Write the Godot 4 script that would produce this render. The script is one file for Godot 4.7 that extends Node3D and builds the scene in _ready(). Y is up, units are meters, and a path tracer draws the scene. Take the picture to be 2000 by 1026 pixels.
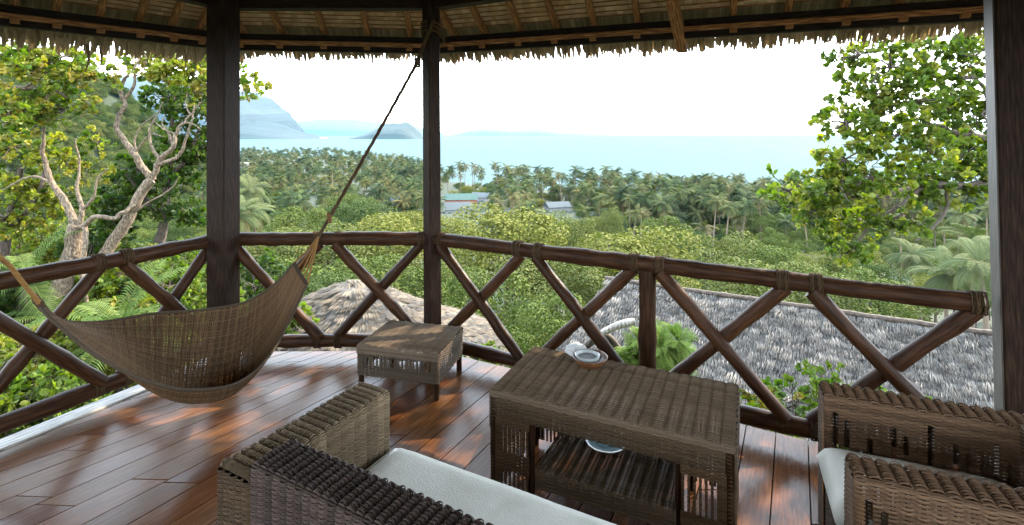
extends Node3D
# A thatched hillside pavilion above a palm-covered bay. Metres, y up; the camera stands at x = 0, z = 0 and looks along -z.

const EYE := 1.6
const SEA := -30.4
var used := {}
var rng := RandomNumberGenerator.new()
var M := {}
var noise := FastNoiseLite.new()
var bushes: Array = []
var palms: Array = []
var sprays: Array = []


# ------------------------------------------------------------------ mesh builder
class Mb:
	var v := PackedVector3Array()
	var n := PackedVector3Array()
	var c := PackedColorArray()
	var ix := PackedInt32Array()

	func tri(a: Vector3, b: Vector3, d: Vector3, col: Color):   # a, b, d run counter-clockwise seen from the front
		var nn := (b - a).cross(d - a).normalized()
		var k := v.size()
		v.append(a); v.append(d); v.append(b)
		n.append(nn); n.append(nn); n.append(nn)
		c.append(col); c.append(col); c.append(col)
		ix.append(k); ix.append(k + 1); ix.append(k + 2)

	func quad(a: Vector3, b: Vector3, d: Vector3, e: Vector3, col: Color):
		var nn := (d - a).cross(e - b).normalized()
		var k := v.size()
		v.append(a); v.append(b); v.append(d); v.append(e)
		for i in 4:
			n.append(nn); c.append(col)
		ix.append(k); ix.append(k + 2); ix.append(k + 1)
		ix.append(k); ix.append(k + 3); ix.append(k + 2)

	func face(pts: Array, middle: Vector3, col: Color):          # convex, turned away from middle
		var nn: Vector3 = (pts[1] - pts[0]).cross(pts[2] - pts[0]).normalized()
		var flip: bool = nn.dot(pts[0] - middle) < 0.0
		if flip:
			nn = -nn
		var k := v.size()
		for p in pts:
			v.append(p); n.append(nn); c.append(col)
		for i in range(1, pts.size() - 1):
			if flip:
				ix.append(k); ix.append(k + i); ix.append(k + i + 1)
			else:
				ix.append(k); ix.append(k + i + 1); ix.append(k + i)

	func box(t: Transform3D, s: Vector3, b: float, col: Color):
		var h := s * 0.5
		var mid := t.origin
		b = minf(b, minf(h.x, minf(h.y, h.z)) * 0.9)
		var at := func(axis: int, g: Vector3) -> Vector3:
			var q := Vector3(g.x * (h.x - b), g.y * (h.y - b), g.z * (h.z - b))
			q[axis] = g[axis] * h[axis]
			return t * q
		for axis in 3:
			var o1 := (axis + 1) % 3
			var o2 := (axis + 2) % 3
			for s0 in [-1.0, 1.0]:
				var g := Vector3.ZERO
				g[axis] = s0
				var ring := []
				for pair in [[-1, -1], [1, -1], [1, 1], [-1, 1]]:
					g[o1] = pair[0]; g[o2] = pair[1]
					ring.append(at.call(axis, g))
				face(ring, mid, col)
			for s1 in [-1.0, 1.0]:
				for s2 in [-1.0, 1.0]:
					var e := Vector3.ZERO
					e[o1] = s1; e[o2] = s2
					var e0 := e; e0[axis] = -1.0
					var e1 := e; e1[axis] = 1.0
					face([at.call(o1, e0), at.call(o1, e1), at.call(o2, e1), at.call(o2, e0)], mid, col)
		for x in [-1.0, 1.0]:
			for y in [-1.0, 1.0]:
				for z in [-1.0, 1.0]:
					var g := Vector3(x, y, z)
					face([at.call(0, g), at.call(1, g), at.call(2, g)], mid, col)

	func tube(p: PackedVector3Array, r: PackedFloat32Array, sides: int, col: Color, caps := true, flat := 1.0):
		var k0 := v.size()
		var m := p.size()
		var u := Vector3.ZERO
		for i in m:
			var t := (p[mini(i + 1, m - 1)] - p[maxi(i - 1, 0)]).normalized()
			if i == 0:
				u = t.cross(Vector3.UP if absf(t.y) < 0.9 else Vector3.RIGHT).normalized()
			else:
				u = (u - t * u.dot(t)).normalized()
			var w := t.cross(u)
			for s in sides:
				var an := TAU * s / sides
				var d := u * cos(an) + w * (sin(an) * flat)
				v.append(p[i] + d * r[i]); n.append(d.normalized()); c.append(col)
		for i in m - 1:
			for s in sides:
				var a := k0 + i * sides + s
				var b := k0 + i * sides + (s + 1) % sides
				ix.append(a); ix.append(b + sides); ix.append(b)
				ix.append(a); ix.append(a + sides); ix.append(b + sides)
		if caps and sides > 2:
			for e in [0, m - 1]:
				var ring := []
				for s in sides:
					ring.append(v[k0 + e * sides + s])
				face(ring, p[1] if e == 0 else p[m - 2], col)

	func lathe(prof: Array, sides: int, col: Color, o := Vector3.ZERO):  # prof: [radius, height] from outside bottom up and over
		for i in prof.size() - 1:
			for s in sides:
				var a0 := TAU * s / sides
				var a1 := TAU * (s + 1) / sides
				var d0 := Vector3(cos(a0), 0, sin(a0))
				var d1 := Vector3(cos(a1), 0, sin(a1))
				var lo: Vector3 = Vector3(0, prof[i][1], 0) + o
				var hi: Vector3 = Vector3(0, prof[i + 1][1], 0) + o
				var dr: float = prof[i + 1][0] - prof[i][0]
				var dh: float = prof[i + 1][1] - prof[i][1]
				var k := v.size()
				for q in [[d0, lo, prof[i][0]], [d1, lo, prof[i][0]], [d1, hi, prof[i + 1][0]], [d0, hi, prof[i + 1][0]]]:
					v.append(q[1] + q[0] * q[2])
					n.append((q[0] * dh + Vector3(0, -dr, 0)).normalized())
					c.append(col)
				ix.append(k); ix.append(k + 1); ix.append(k + 2)
				ix.append(k); ix.append(k + 2); ix.append(k + 3)

	# a half-round strand through p, bulging along nn, of half width hw and thickness th
	func strand(p: PackedVector3Array, nn: PackedVector3Array, hw: float, th: float, col: Color):
		var k0 := v.size()
		var m := p.size()
		for i in m:
			var t := (p[mini(i + 1, m - 1)] - p[maxi(i - 1, 0)]).normalized()
			var s := t.cross(nn[i]).normalized()
			v.append(p[i] - s * hw); v.append(p[i] + nn[i] * th); v.append(p[i] + s * hw)
			n.append((nn[i] * 0.6 - s * 0.8).normalized()); n.append(nn[i]); n.append((nn[i] * 0.6 + s * 0.8).normalized())
			c.append(col); c.append(col); c.append(col)
		for i in m - 1:
			var a := k0 + i * 3
			for q in 2:
				ix.append(a + q); ix.append(a + q + 4); ix.append(a + q + 1)
				ix.append(a + q); ix.append(a + q + 3); ix.append(a + q + 4)

	func leaf(b: Vector3, d: Vector3, up: Vector3, ln: float, wd: float, col: Color, fold := 0.18):
		var s := d.cross(up).normalized()
		up = s.cross(d).normalized()
		var m := b + d * ln * 0.55 - up * wd * fold
		var q := [b, b + d * ln * 0.42 - s * wd * 0.42, b + d * ln * 0.78 - s * wd * 0.44, b + d * ln - up * wd * 0.2, b + d * ln * 0.78 + s * wd * 0.44, b + d * ln * 0.42 + s * wd * 0.42]
		for i in 6:
			tri(q[i], q[(i + 5) % 6], m, col)

	func done() -> ArrayMesh:
		var a := []
		a.resize(Mesh.ARRAY_MAX)
		a[Mesh.ARRAY_VERTEX] = v
		a[Mesh.ARRAY_NORMAL] = n
		a[Mesh.ARRAY_COLOR] = c
		a[Mesh.ARRAY_INDEX] = ix
		var m := ArrayMesh.new()
		m.add_surface_from_arrays(Mesh.PRIMITIVE_TRIANGLES, a)
		return m


# ------------------------------------------------------------------ helpers
func numbered(called: String) -> String:
	if not used.has(called):
		used[called] = 0
		return called
	used[called] += 1
	return "%s_%03d" % [called, used[called]]


func tag(o: Node3D, label: String, category := "", group := "", kind := "") -> Node3D:
	o.set_meta("label", label)
	if category:
		o.set_meta("category", category)
	if group:
		o.set_meta("group", group)
	if kind:
		o.set_meta("kind", kind)
	return o


func thing(called: String, label: String, category: String, at := Vector3.ZERO, turn := 0.0, group := "") -> Node3D:
	var o := Node3D.new()
	o.name = numbered(called)
	add_child(o)
	o.position = at
	o.rotation.y = turn
	return tag(o, label, category, group)


func obj(called: String, mesh: Mesh, m: Material, parent: Node = null, t := Transform3D.IDENTITY) -> MeshInstance3D:
	var o := MeshInstance3D.new()
	o.mesh = mesh
	o.material_override = m
	o.transform = t
	if parent == null:
		o.name = numbered(called)
		add_child(o)
	else:
		o.name = called
		parent.add_child(o, true)
		if parent.has_node(NodePath(called)) and o.name != called:
			var k := 1
			while parent.has_node(NodePath("%s_%03d" % [called, k])):
				k += 1
			o.name = "%s_%03d" % [called, k]
	return o


func many(called: String, mesh: Mesh, m: Material, places: Array, tints: Array, parent: Node = null) -> MultiMeshInstance3D:
	var mm := MultiMesh.new()
	mm.transform_format = MultiMesh.TRANSFORM_3D
	mm.use_colors = true
	mm.mesh = mesh
	mm.instance_count = places.size()
	for i in places.size():
		mm.set_instance_transform(i, places[i])
		mm.set_instance_color(i, tints[i % tints.size()])
	var o := MultiMeshInstance3D.new()
	o.multimesh = mm
	o.material_override = m
	o.set_meta("kind", "stuff")
	o.name = numbered(called) if parent == null else called
	(self if parent == null else parent).add_child(o, true)
	return o


func spot(x: float, y: float, d: float) -> Vector3:      # the point d metres ahead that lies in the direction (x, y) of the photograph
	return Vector3((x - 1000.0) / 1000.0 * d, EYE + (263.0 - y) / 1000.0 * d, -d)


func rr(a: float, b: float) -> float:
	return rng.randf_range(a, b)


func shade(c: Color, a: float, b: float) -> Color:
	var k := rr(a, b)
	return Color(c.r * k, c.g * k, c.b * k)


func lin(r: float, g: float, b: float) -> Color:
	return Color(r, g, b).linear_to_srgb()


func speckle(freq: float, lo: Color, hi: Color, size := 512, octaves := 4, seed_ := 1, bump := 0.0) -> NoiseTexture2D:
	var f := FastNoiseLite.new()
	f.seed = seed_
	f.frequency = freq
	f.fractal_octaves = octaves
	var t := NoiseTexture2D.new()
	t.width = size
	t.height = size
	t.seamless = true
	t.noise = f
	if bump > 0.0:
		t.as_normal_map = true
		t.bump_strength = bump
	else:
		var g := Gradient.new()
		g.set_color(0, lo)
		g.set_color(1, hi)
		t.color_ramp = g
	return t


func mat(called: String, col: Color, rough: float, tex: Texture2D = null, scale := Vector3.ONE, nrm: Texture2D = null, nscale := 1.0, vertex := false) -> StandardMaterial3D:
	var m := StandardMaterial3D.new()
	m.albedo_color = col
	m.roughness = rough
	m.vertex_color_use_as_albedo = vertex
	if tex or nrm:
		m.uv1_triplanar = true
		m.uv1_scale = scale
	if tex:
		m.albedo_texture = tex
	if nrm:
		m.normal_enabled = true
		m.normal_texture = nrm
		m.normal_scale = nscale
	M[called] = m
	return m


func along(a: Vector3, b: Vector3, roll := 0.0) -> Transform3D:     # local y runs from a towards b
	var y := (b - a).normalized()
	var x := y.cross(Vector3.UP if absf(y.y) < 0.95 else Vector3.RIGHT).normalized()
	var t := Basis(x, y, x.cross(y))
	return Transform3D(t * Basis(Vector3.UP, roll), a)


func log_mesh(ln: float, r: float, wob: float, sides := 14) -> ArrayMesh:
	var p := PackedVector3Array()
	var q := PackedFloat32Array()
	var k := maxi(5, int(ln / 0.04))
	var o := rr(0, 100)
	var bumps := []
	for q_ in int(ln / 0.45) + 1:
		bumps.append(rr(0.05, 0.95))
	for i in k + 1:
		var t := float(i) / k
		p.append(Vector3(noise.get_noise_2d(o, t * ln * 45.0) * wob, t * ln, noise.get_noise_2d(o + 50, t * ln * 45.0) * wob))
		var sw := 0.0
		for w in bumps:
			sw = maxf(sw, exp(-pow((t - w) * ln / 0.045, 2.0)) * 0.11)
		q.append(r * (0.97 + sw + 0.2 * noise.get_noise_2d(o + 90, t * ln * 110.0)))
	var b := Mb.new()
	b.tube(p, q, sides, Color.WHITE)
	return b.done()


func timber(called: String, a: Vector3, b: Vector3, r: float, m: Material, parent: Node3D, wob := 0.008) -> MeshInstance3D:
	var o := parent.position if parent else Vector3.ZERO
	return obj(called, log_mesh(a.distance_to(b), r, wob), m, parent, along(a - o, b - o, rr(0, 6)))


func beam(called: String, a: Vector3, b: Vector3, w: float, h: float, m: Material, parent: Node3D, bev := 0.005) -> MeshInstance3D:
	var o := parent.position if parent else Vector3.ZERO
	var d := b - a
	var x := d.normalized()
	var z := x.cross(Vector3.UP).normalized()
	var mb := Mb.new()
	mb.box(Transform3D.IDENTITY, Vector3(h, d.length(), w), bev, Color.WHITE)
	return obj(called, mb.done(), m, parent, Transform3D(Basis(z.cross(x), x, z).orthonormalized(), (a + b) * 0.5 - o))


func bend(pts: Array, per := 6) -> PackedVector3Array:
	var out := PackedVector3Array()
	for i in pts.size() - 1:
		var p0: Vector3 = pts[maxi(i - 1, 0)]
		var p3: Vector3 = pts[mini(i + 2, pts.size() - 1)]
		for k in per:
			out.append(pts[i].cubic_interpolate(pts[i + 1], p0, p3, float(k) / per))
	out.append(pts[-1])
	return out


func taper(m: int, a: float, b: float) -> PackedFloat32Array:
	var r := PackedFloat32Array()
	for i in m:
		r.append(lerpf(a, b, float(i) / maxf(1, m - 1)))
	return r


# ------------------------------------------------------------------ the run
func _ready():
	rng.seed = 7
	noise.seed = 3
	noise.frequency = 0.02
	var cam := Camera3D.new()
	cam.name = "camera"
	add_child(cam)
	cam.position = Vector3(0, EYE, 0)
	cam.projection = Camera3D.PROJECTION_FRUSTUM
	cam.near = 0.05
	cam.far = 60000.0
	cam.size = 2.0 * 0.05 * 0.513
	cam.frustum_offset = Vector2(0, -0.25 * 0.05)
	cam.current = true
	var env := Environment.new()
	var sky_m := ProceduralSkyMaterial.new()
	sky_m.sky_top_color = Color(0.72, 0.79, 0.86)
	sky_m.sky_horizon_color = Color(0.97, 0.97, 0.96)
	sky_m.sky_curve = 0.16
	sky_m.sky_energy_multiplier = 1.65
	sky_m.ground_bottom_color = Color(0.25, 0.3, 0.25)
	sky_m.ground_horizon_color = Color(0.8, 0.86, 0.88)
	sky_m.sun_angle_max = 40.0
	env.background_mode = Environment.BG_SKY
	env.sky = Sky.new()
	env.sky.sky_material = sky_m
	env.tonemap_mode = Environment.TONE_MAPPER_LINEAR
	env.tonemap_exposure = 4.0
	env.fog_enabled = true
	env.fog_density = 0.00002
	env.fog_light_color = Color(0.52, 0.82, 1.0)
	env.sdfgi_enabled = true
	env.ssao_enabled = true
	env.ssil_enabled = true
	var we := WorldEnvironment.new()
	we.name = "environment"
	we.environment = env
	add_child(we)
	var sun := DirectionalLight3D.new()
	sun.name = "sun"
	sun.light_energy = 1.45
	sun.light_color = Color(1.0, 0.93, 0.82)
	sun.light_angular_distance = 0.5
	sun.shadow_enabled = true
	add_child(sun)
	var az := deg_to_rad(56.0)
	var el := deg_to_rad(37.0)
	var to_sun := Vector3(sin(az) * cos(el), sin(el), -cos(az) * cos(el))
	sun.look_at_from_position(Vector3.ZERO, -to_sun)

	materials()
	land()
	far_land()
	pavilion_floor()
	posts_and_beams()
	roof()
	railings()
	furniture()
	hammock()
	neighbours()
	make_foliage()
	village()
	palm_grove()
	middle_trees()
	left_trees()
	right_tree()
	small_plants()


func materials():
	var dull := func(names: Array, spec: float):
		for q in names:
			M[q].metallic_specular = spec
	var grain := speckle(0.02, Color(0.36, 0.34, 0.33), Color(1, 1, 1), 512, 5, 2)
	var grain_n := speckle(0.03, Color.BLACK, Color.WHITE, 512, 5, 4, 3.0)
	mat("post", lin(0.042, 0.023, 0.014), 0.55, grain, Vector3(9, 0.6, 9), grain_n, 0.35)
	mat("log", lin(0.06, 0.03, 0.015), 0.42, grain, Vector3(7, 0.5, 7), grain_n, 0.4)
	for i in 4:
		var k: float = [0.75, 1.0, 1.25, 0.9][i]
		var lm := mat("log%d" % i, lin(0.078 * k, 0.036 * k, 0.017 * k), 0.38 + 0.04 * i, grain, Vector3(7, 0.5, 7), grain_n, 0.7)
		lm.metallic_specular = 0.24
	mat("batten", lin(0.72, 0.35, 0.15), 0.6, grain, Vector3(9, 0.6, 9), grain_n, 0.3)
	mat("dark_board", lin(0.05, 0.035, 0.028), 0.6, grain, Vector3(9, 0.6, 9), grain_n, 0.3)
	mat("subfloor", lin(0.02, 0.012, 0.008), 0.9)
	mat("edge", lin(0.42, 0.4, 0.36), 0.45, grain, Vector3(6, 0.5, 6), grain_n, 0.3)
	var deck_grain := speckle(0.02, Color(0.66, 0.62, 0.6), Color(1, 1, 1), 512, 5, 6)
	for i in 5:
		var k: float = [0.8, 1.0, 1.15, 0.9, 1.05][i]
		mat("deck%d" % i, lin(0.135 * k, 0.052 * k + i * 0.002, 0.02 * k), 0.2 + 0.015 * i, deck_grain, Vector3(0.45, 6, 6), grain_n, 0.14)
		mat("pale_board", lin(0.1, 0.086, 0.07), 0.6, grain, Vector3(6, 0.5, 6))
	mat("bamboo", lin(0.55, 0.43, 0.28), 0.6, grain, Vector3(6, 0.5, 6))
	for i in 5:
		M["deck%d" % i].metallic_specular = 0.27
	mat("wicker", Color.WHITE, 0.55, null, Vector3.ONE, null, 1.0, true)
	mat("rope", Color.WHITE, 0.85, null, Vector3.ONE, null, 1.0, true)
	mat("straw", Color.WHITE, 0.8, null, Vector3.ONE, null, 1.0, true)
	var fm := mat("fringe", Color.WHITE, 0.8, null, Vector3.ONE, null, 1.0, true)
	fm.metallic_specular = 0.2
	fm.backlight_enabled = true
	fm.backlight = Color(0.36, 0.33, 0.26)
	mat("thatch_top", lin(0.3, 0.25, 0.19), 0.9, grain, Vector3(3, 3, 3))
	var cloth_n := speckle(0.2, Color.BLACK, Color.WHITE, 256, 3, 8, 2.0)
	mat("cushion", lin(0.58, 0.585, 0.55), 0.9, speckle(0.01, Color(0.9, 0.9, 0.88), Color(1, 1, 1), 256, 3, 9), Vector3(2, 2, 2), cloth_n, 0.25)
	mat("bowl", lin(0.25, 0.11, 0.045), 0.35, grain, Vector3(5, 5, 5))
	mat("ceramic", lin(0.27, 0.3, 0.3), 0.3)
	mat("teal", lin(0.025, 0.085, 0.095), 0.6)
	M.teal.metallic_specular = 0.2
	mat("ash", lin(0.16, 0.17, 0.17), 0.9)
	mat("linen", lin(0.42, 0.44, 0.45), 0.85)
	mat("bark", lin(0.36, 0.29, 0.22), 0.85, speckle(0.03, Color(0.2, 0.16, 0.13), Color(1.0, 0.97, 0.92), 512, 6, 12), Vector3(2.2, 0.9, 2.2), grain_n, 1.2)
	mat("dark_bark", lin(0.16, 0.12, 0.09), 0.85, grain, Vector3(3, 1, 3), grain_n, 0.8)
	mat("bleached", lin(0.7, 0.64, 0.56), 0.7, grain, Vector3(4, 0.6, 4), grain_n, 0.5)
	for q in [["leaf", 0.45, Color(0.9, 1.0, 0.3)], ["far_leaf", 0.62, Color(0.55, 0.65, 0.2)], ["frond", 0.7, Color(0.45, 0.6, 0.15)]]:
		var m := mat(q[0], Color.WHITE, q[1], null, Vector3.ONE, null, 1.0, true)
		m.backlight_enabled = true
		m.backlight = q[2]
	M.leaf.albedo_color = lin(0.84, 0.82, 0.8)
	M.far_leaf.albedo_color = lin(0.78, 0.74, 0.76)
	M.frond.albedo_color = lin(0.8, 0.74, 0.82)
	M.wicker.albedo_color = lin(0.68, 0.67, 0.68)
	M.rope.albedo_color = lin(0.8, 0.8, 0.8)
	dull.call(["leaf"], 0.3)
	dull.call(["far_leaf", "frond"], 0.12)
	dull.call(["post", "log", "batten", "dark_board"], 0.22)
	dull.call(["wicker", "rope", "straw"], 0.2)
	mat("earth", lin(0.03, 0.04, 0.016), 0.95, speckle(0.02, Color(0.5, 0.6, 0.4), Color(1, 1, 1), 512, 5, 21), Vector3(0.15, 0.15, 0.15))
	mat("far_green", lin(0.024, 0.036, 0.022), 0.95, speckle(0.06, Color(0.4, 0.45, 0.4), Color(1, 1, 1), 512, 5, 22), Vector3(0.004, 0.004, 0.004), speckle(0.06, Color.BLACK, Color.WHITE, 512, 5, 22, 8.0), 1.0)
	mat("cliff", lin(0.035, 0.042, 0.04), 0.95, speckle(0.04, Color(0.45, 0.5, 0.45), Color(1, 1, 1), 512, 5, 23), Vector3(0.002, 0.002, 0.002))
	mat("sand", lin(0.62, 0.55, 0.44), 0.9)
	mat("sea", lin(0.045, 0.075, 0.078), 0.6, null, Vector3(0.02, 0.02, 0.02), speckle(0.08, Color.BLACK, Color.WHITE, 512, 4, 31, 4.0), 0.5)
	M.sea.metallic_specular = 0.08
	mat("plaster", lin(0.24, 0.24, 0.23), 0.85)
	mat("red_wall", lin(0.3, 0.12, 0.08), 0.85)
	mat("tin_green", lin(0.055, 0.085, 0.075), 0.9)
	mat("tin_grey", lin(0.075, 0.085, 0.088), 0.9)
	dull.call(["plaster", "tin_green", "tin_grey", "sea"], 0.08)
	mat("pane", lin(0.03, 0.04, 0.05), 0.2)


# ------------------------------------------------------------------ land and sea
func shore(x_over_d: float) -> float:        # distance ahead at which the beach lies, by bearing
	var xs := [-2.0, -0.55, -0.35, -0.2, -0.1, 0.0, 0.3, 0.5, 0.9, 2.0]
	var ds := [820.0, 800.0, 760.0, 430.0, 335.0, 300.0, 255.0, 228.0, 205.0, 190.0]
	for i in xs.size() - 1:
		if x_over_d < xs[i + 1]:
			return lerpf(ds[i], ds[i + 1], clampf((x_over_d - xs[i]) / (xs[i + 1] - xs[i]), 0, 1))
	return ds[-1]


func ground(x: float, z: float) -> float:
	var d := maxf(-z, 1.0)
	var y := -2.1 - 27.2 * (1.0 - exp(-maxf(-z - 3.5, -6.0) / 42.0))
	if -z < 3.5:
		y = -2.1 + (3.5 + z) * 0.1
	var hill := smoothstep(128.0, 212.0, -x - maxf(0.0, d - 250.0) * 0.8) * 58.0
	y += hill * smoothstep(20.0, 160.0, d)
	y += 3.0 * smoothstep(3.0, 12.0, -x) * (1.0 - smoothstep(20.0, 70.0, d))
	y += noise.get_noise_2d(x * 0.9, z * 0.9) * 1.4 * smoothstep(8.0, 40.0, d)
	if d > 150.0 and hill < 8.0:
		y -= smoothstep(-12.0, 45.0, d - shore(x / d)) * 5.0
	return y


func land():
	var b := Mb.new()
	var rows := []
	var dist := [-16.0, -8.0, -2.0, 1.0, 3.0, 4.0, 5.0, 6.5, 8.0, 10.0, 13.0, 17.0, 22.0, 28.0, 35.0, 45.0, 58.0, 75.0, 95.0, 120.0, 145.0, 170.0, 190.0, 205.0, 220.0, 235.0, 250.0, 270.0, 290.0, 310.0, 330.0, 360.0, 400.0, 450.0, 520.0, 600.0, 680.0, 740.0, 780.0, 830.0, 900.0, 1200.0]
	for d in dist:
		var row := []
		for i in 97:
			var t := (i - 48) / 48.0
			var w: float = 14.0 + absf(d) * 1.9
			var x: float = signf(t) * pow(absf(t), 1.3) * w
			row.append(Vector3(x, ground(x, -d), -d))
		rows.append(row)
	for r in rows.size() - 1:
		for i in 96:
			b.quad(rows[r][i], rows[r][i + 1], rows[r + 1][i + 1], rows[r + 1][i], Color.WHITE)
	tag(obj("ground", b.done(), M.earth), "earth hillside falling from the deck to the coastal plain", "", "", "structure")
	var s := Mb.new()
	var far := [-60.0, 150.0, 400.0, 900.0, 2000.0, 5000.0, 12000.0, 26000.0]
	for r in far.size() - 1:
		var w0: float = 600.0 + absf(far[r]) * 1.4
		var w1: float = 600.0 + absf(far[r + 1]) * 1.4
		for i in 8:
			var a := -1.0 + i * 0.25
			var c := a + 0.25
			s.quad(Vector3(a * w0, SEA, -far[r]), Vector3(c * w0, SEA, -far[r]), Vector3(c * w1, SEA, -far[r + 1]), Vector3(a * w1, SEA, -far[r + 1]), Color.WHITE)
	tag(obj("sea", s.done(), M.sea), "pale turquoise sea of the wide bay", "", "", "structure")


func mound(pts: Array, depth: float, m: Material, called: String, label: String, rough: float, steep := 0.5):
	# pts: crest of the landform seen across the bay, as world [x, height above sea]; its slopes run down to the sea on both sides
	var b := Mb.new()
	var z0: float = pts[0][2]
	var rows := []
	var steps := 9
	var cols := []
	for i in pts.size() - 1:
		for k in 8:
			var t := k / 8.0
			cols.append([lerpf(pts[i][0], pts[i + 1][0], t), lerpf(pts[i][1], pts[i + 1][1], t)])
	cols.append([pts[-1][0], pts[-1][1]])
	for j in steps * 2 + 1:
		var t := float(j - steps) / steps
		var row := []
		for q in cols:
			var h: float = q[1] * pow(maxf(0.0, 1.0 - absf(t)), steep)
			h += noise.get_noise_3d(q[0] * 0.05 * 30.0 / depth * 10.0, t * 60.0, h * 0.1) * rough * minf(1.0, h / (rough * 2.0 + 0.01))
			row.append(Vector3(q[0] + noise.get_noise_2d(q[0] * 0.2, t * 50.0) * depth * 0.02, SEA - 2.0 + h, z0 + (t if t < 0.0 else t * 0.12) * -depth))
		rows.append(row)
	for r in rows.size() - 1:
		for i in cols.size() - 1:
			b.quad(rows[r][i], rows[r][i + 1], rows[r + 1][i + 1], rows[r + 1][i], Color.WHITE)
	tag(obj(called, b.done(), m), label, "", "", "structure")


func crest(d: float, pts: Array) -> Array:
	var out := []
	for p in pts:
		var w := spot(p[0], p[1], d)
		out.append([w.x, maxf(0.0, w.y - SEA + 2.0), -d])
	return out


func far_land():
	mound(crest(3900, [[704, 271], [712, 263], [735, 252], [752, 242], [768, 239], [780, 241], [792, 237], [806, 244], [820, 258], [828, 271]]), 380, M.far_green, "island", "wooded double-humped island out in the bay", 14.0, 0.55)
	mound(crest(4200, [[380, 225], [430, 228], [470, 232], [520, 237], [560, 246], [590, 256], [620, 263], [640, 270]]), 700, M.far_green, "promontory", "low wooded promontory ending in a pale beach", 16.0, 0.5)
	mound(crest(4900, [[330, 150], [380, 152], [430, 162], [468, 178], [500, 182], [530, 194], [552, 212], [568, 220], [578, 236], [581, 250], [584, 272]]), 1500, M.cliff, "headland", "steep hazy limestone headland across the bay", 40.0, 0.3)
	mound(crest(14000, [[560, 270], [580, 236], [630, 232], [690, 234], [740, 240], [800, 246], [840, 254], [880, 268]]), 2500, M.cliff, "mountain_range", "faint far mountain range behind the island", 40.0, 0.5)
	mound(crest(15500, [[880, 268], [920, 255], [950, 250], [1000, 254], [1040, 251], [1090, 257], [1160, 261], [1200, 268]]), 2200, M.cliff, "far_coast", "barely visible far coast on the open horizon", 40.0, 0.5)
	var b := Mb.new()
	var l := spot(486, 268, 4060)
	var r := spot(640, 268, 4080)
	for i in 12:
		var a := l.lerp(r, i / 12.0)
		var c := l.lerp(r, (i + 1) / 12.0)
		a.y = SEA + 0.5; c.y = SEA + 0.5
		var w0 := 130.0 * (1.0 - i / 12.5)
		var w1 := 130.0 * (1.0 - (i + 1) / 12.5)
		b.quad(a, c, c + Vector3(0, 9, -w1), a + Vector3(0, 9, -w0), Color.WHITE)
	tag(obj("beach", b.done(), M.sand), "thin pale beach under the low promontory", "", "", "structure")


# ------------------------------------------------------------------ the pavilion
const LP := Vector2(-2.08, 3.69)
const CP := Vector2(-0.57, 3.69)
const RP := Vector2(2.138, 2.245)
const LE := Vector2(-3.03, 1.81)


func g3(p: Vector2, y := 0.0) -> Vector3:
	return Vector3(p.x, y, -p.y)


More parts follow.
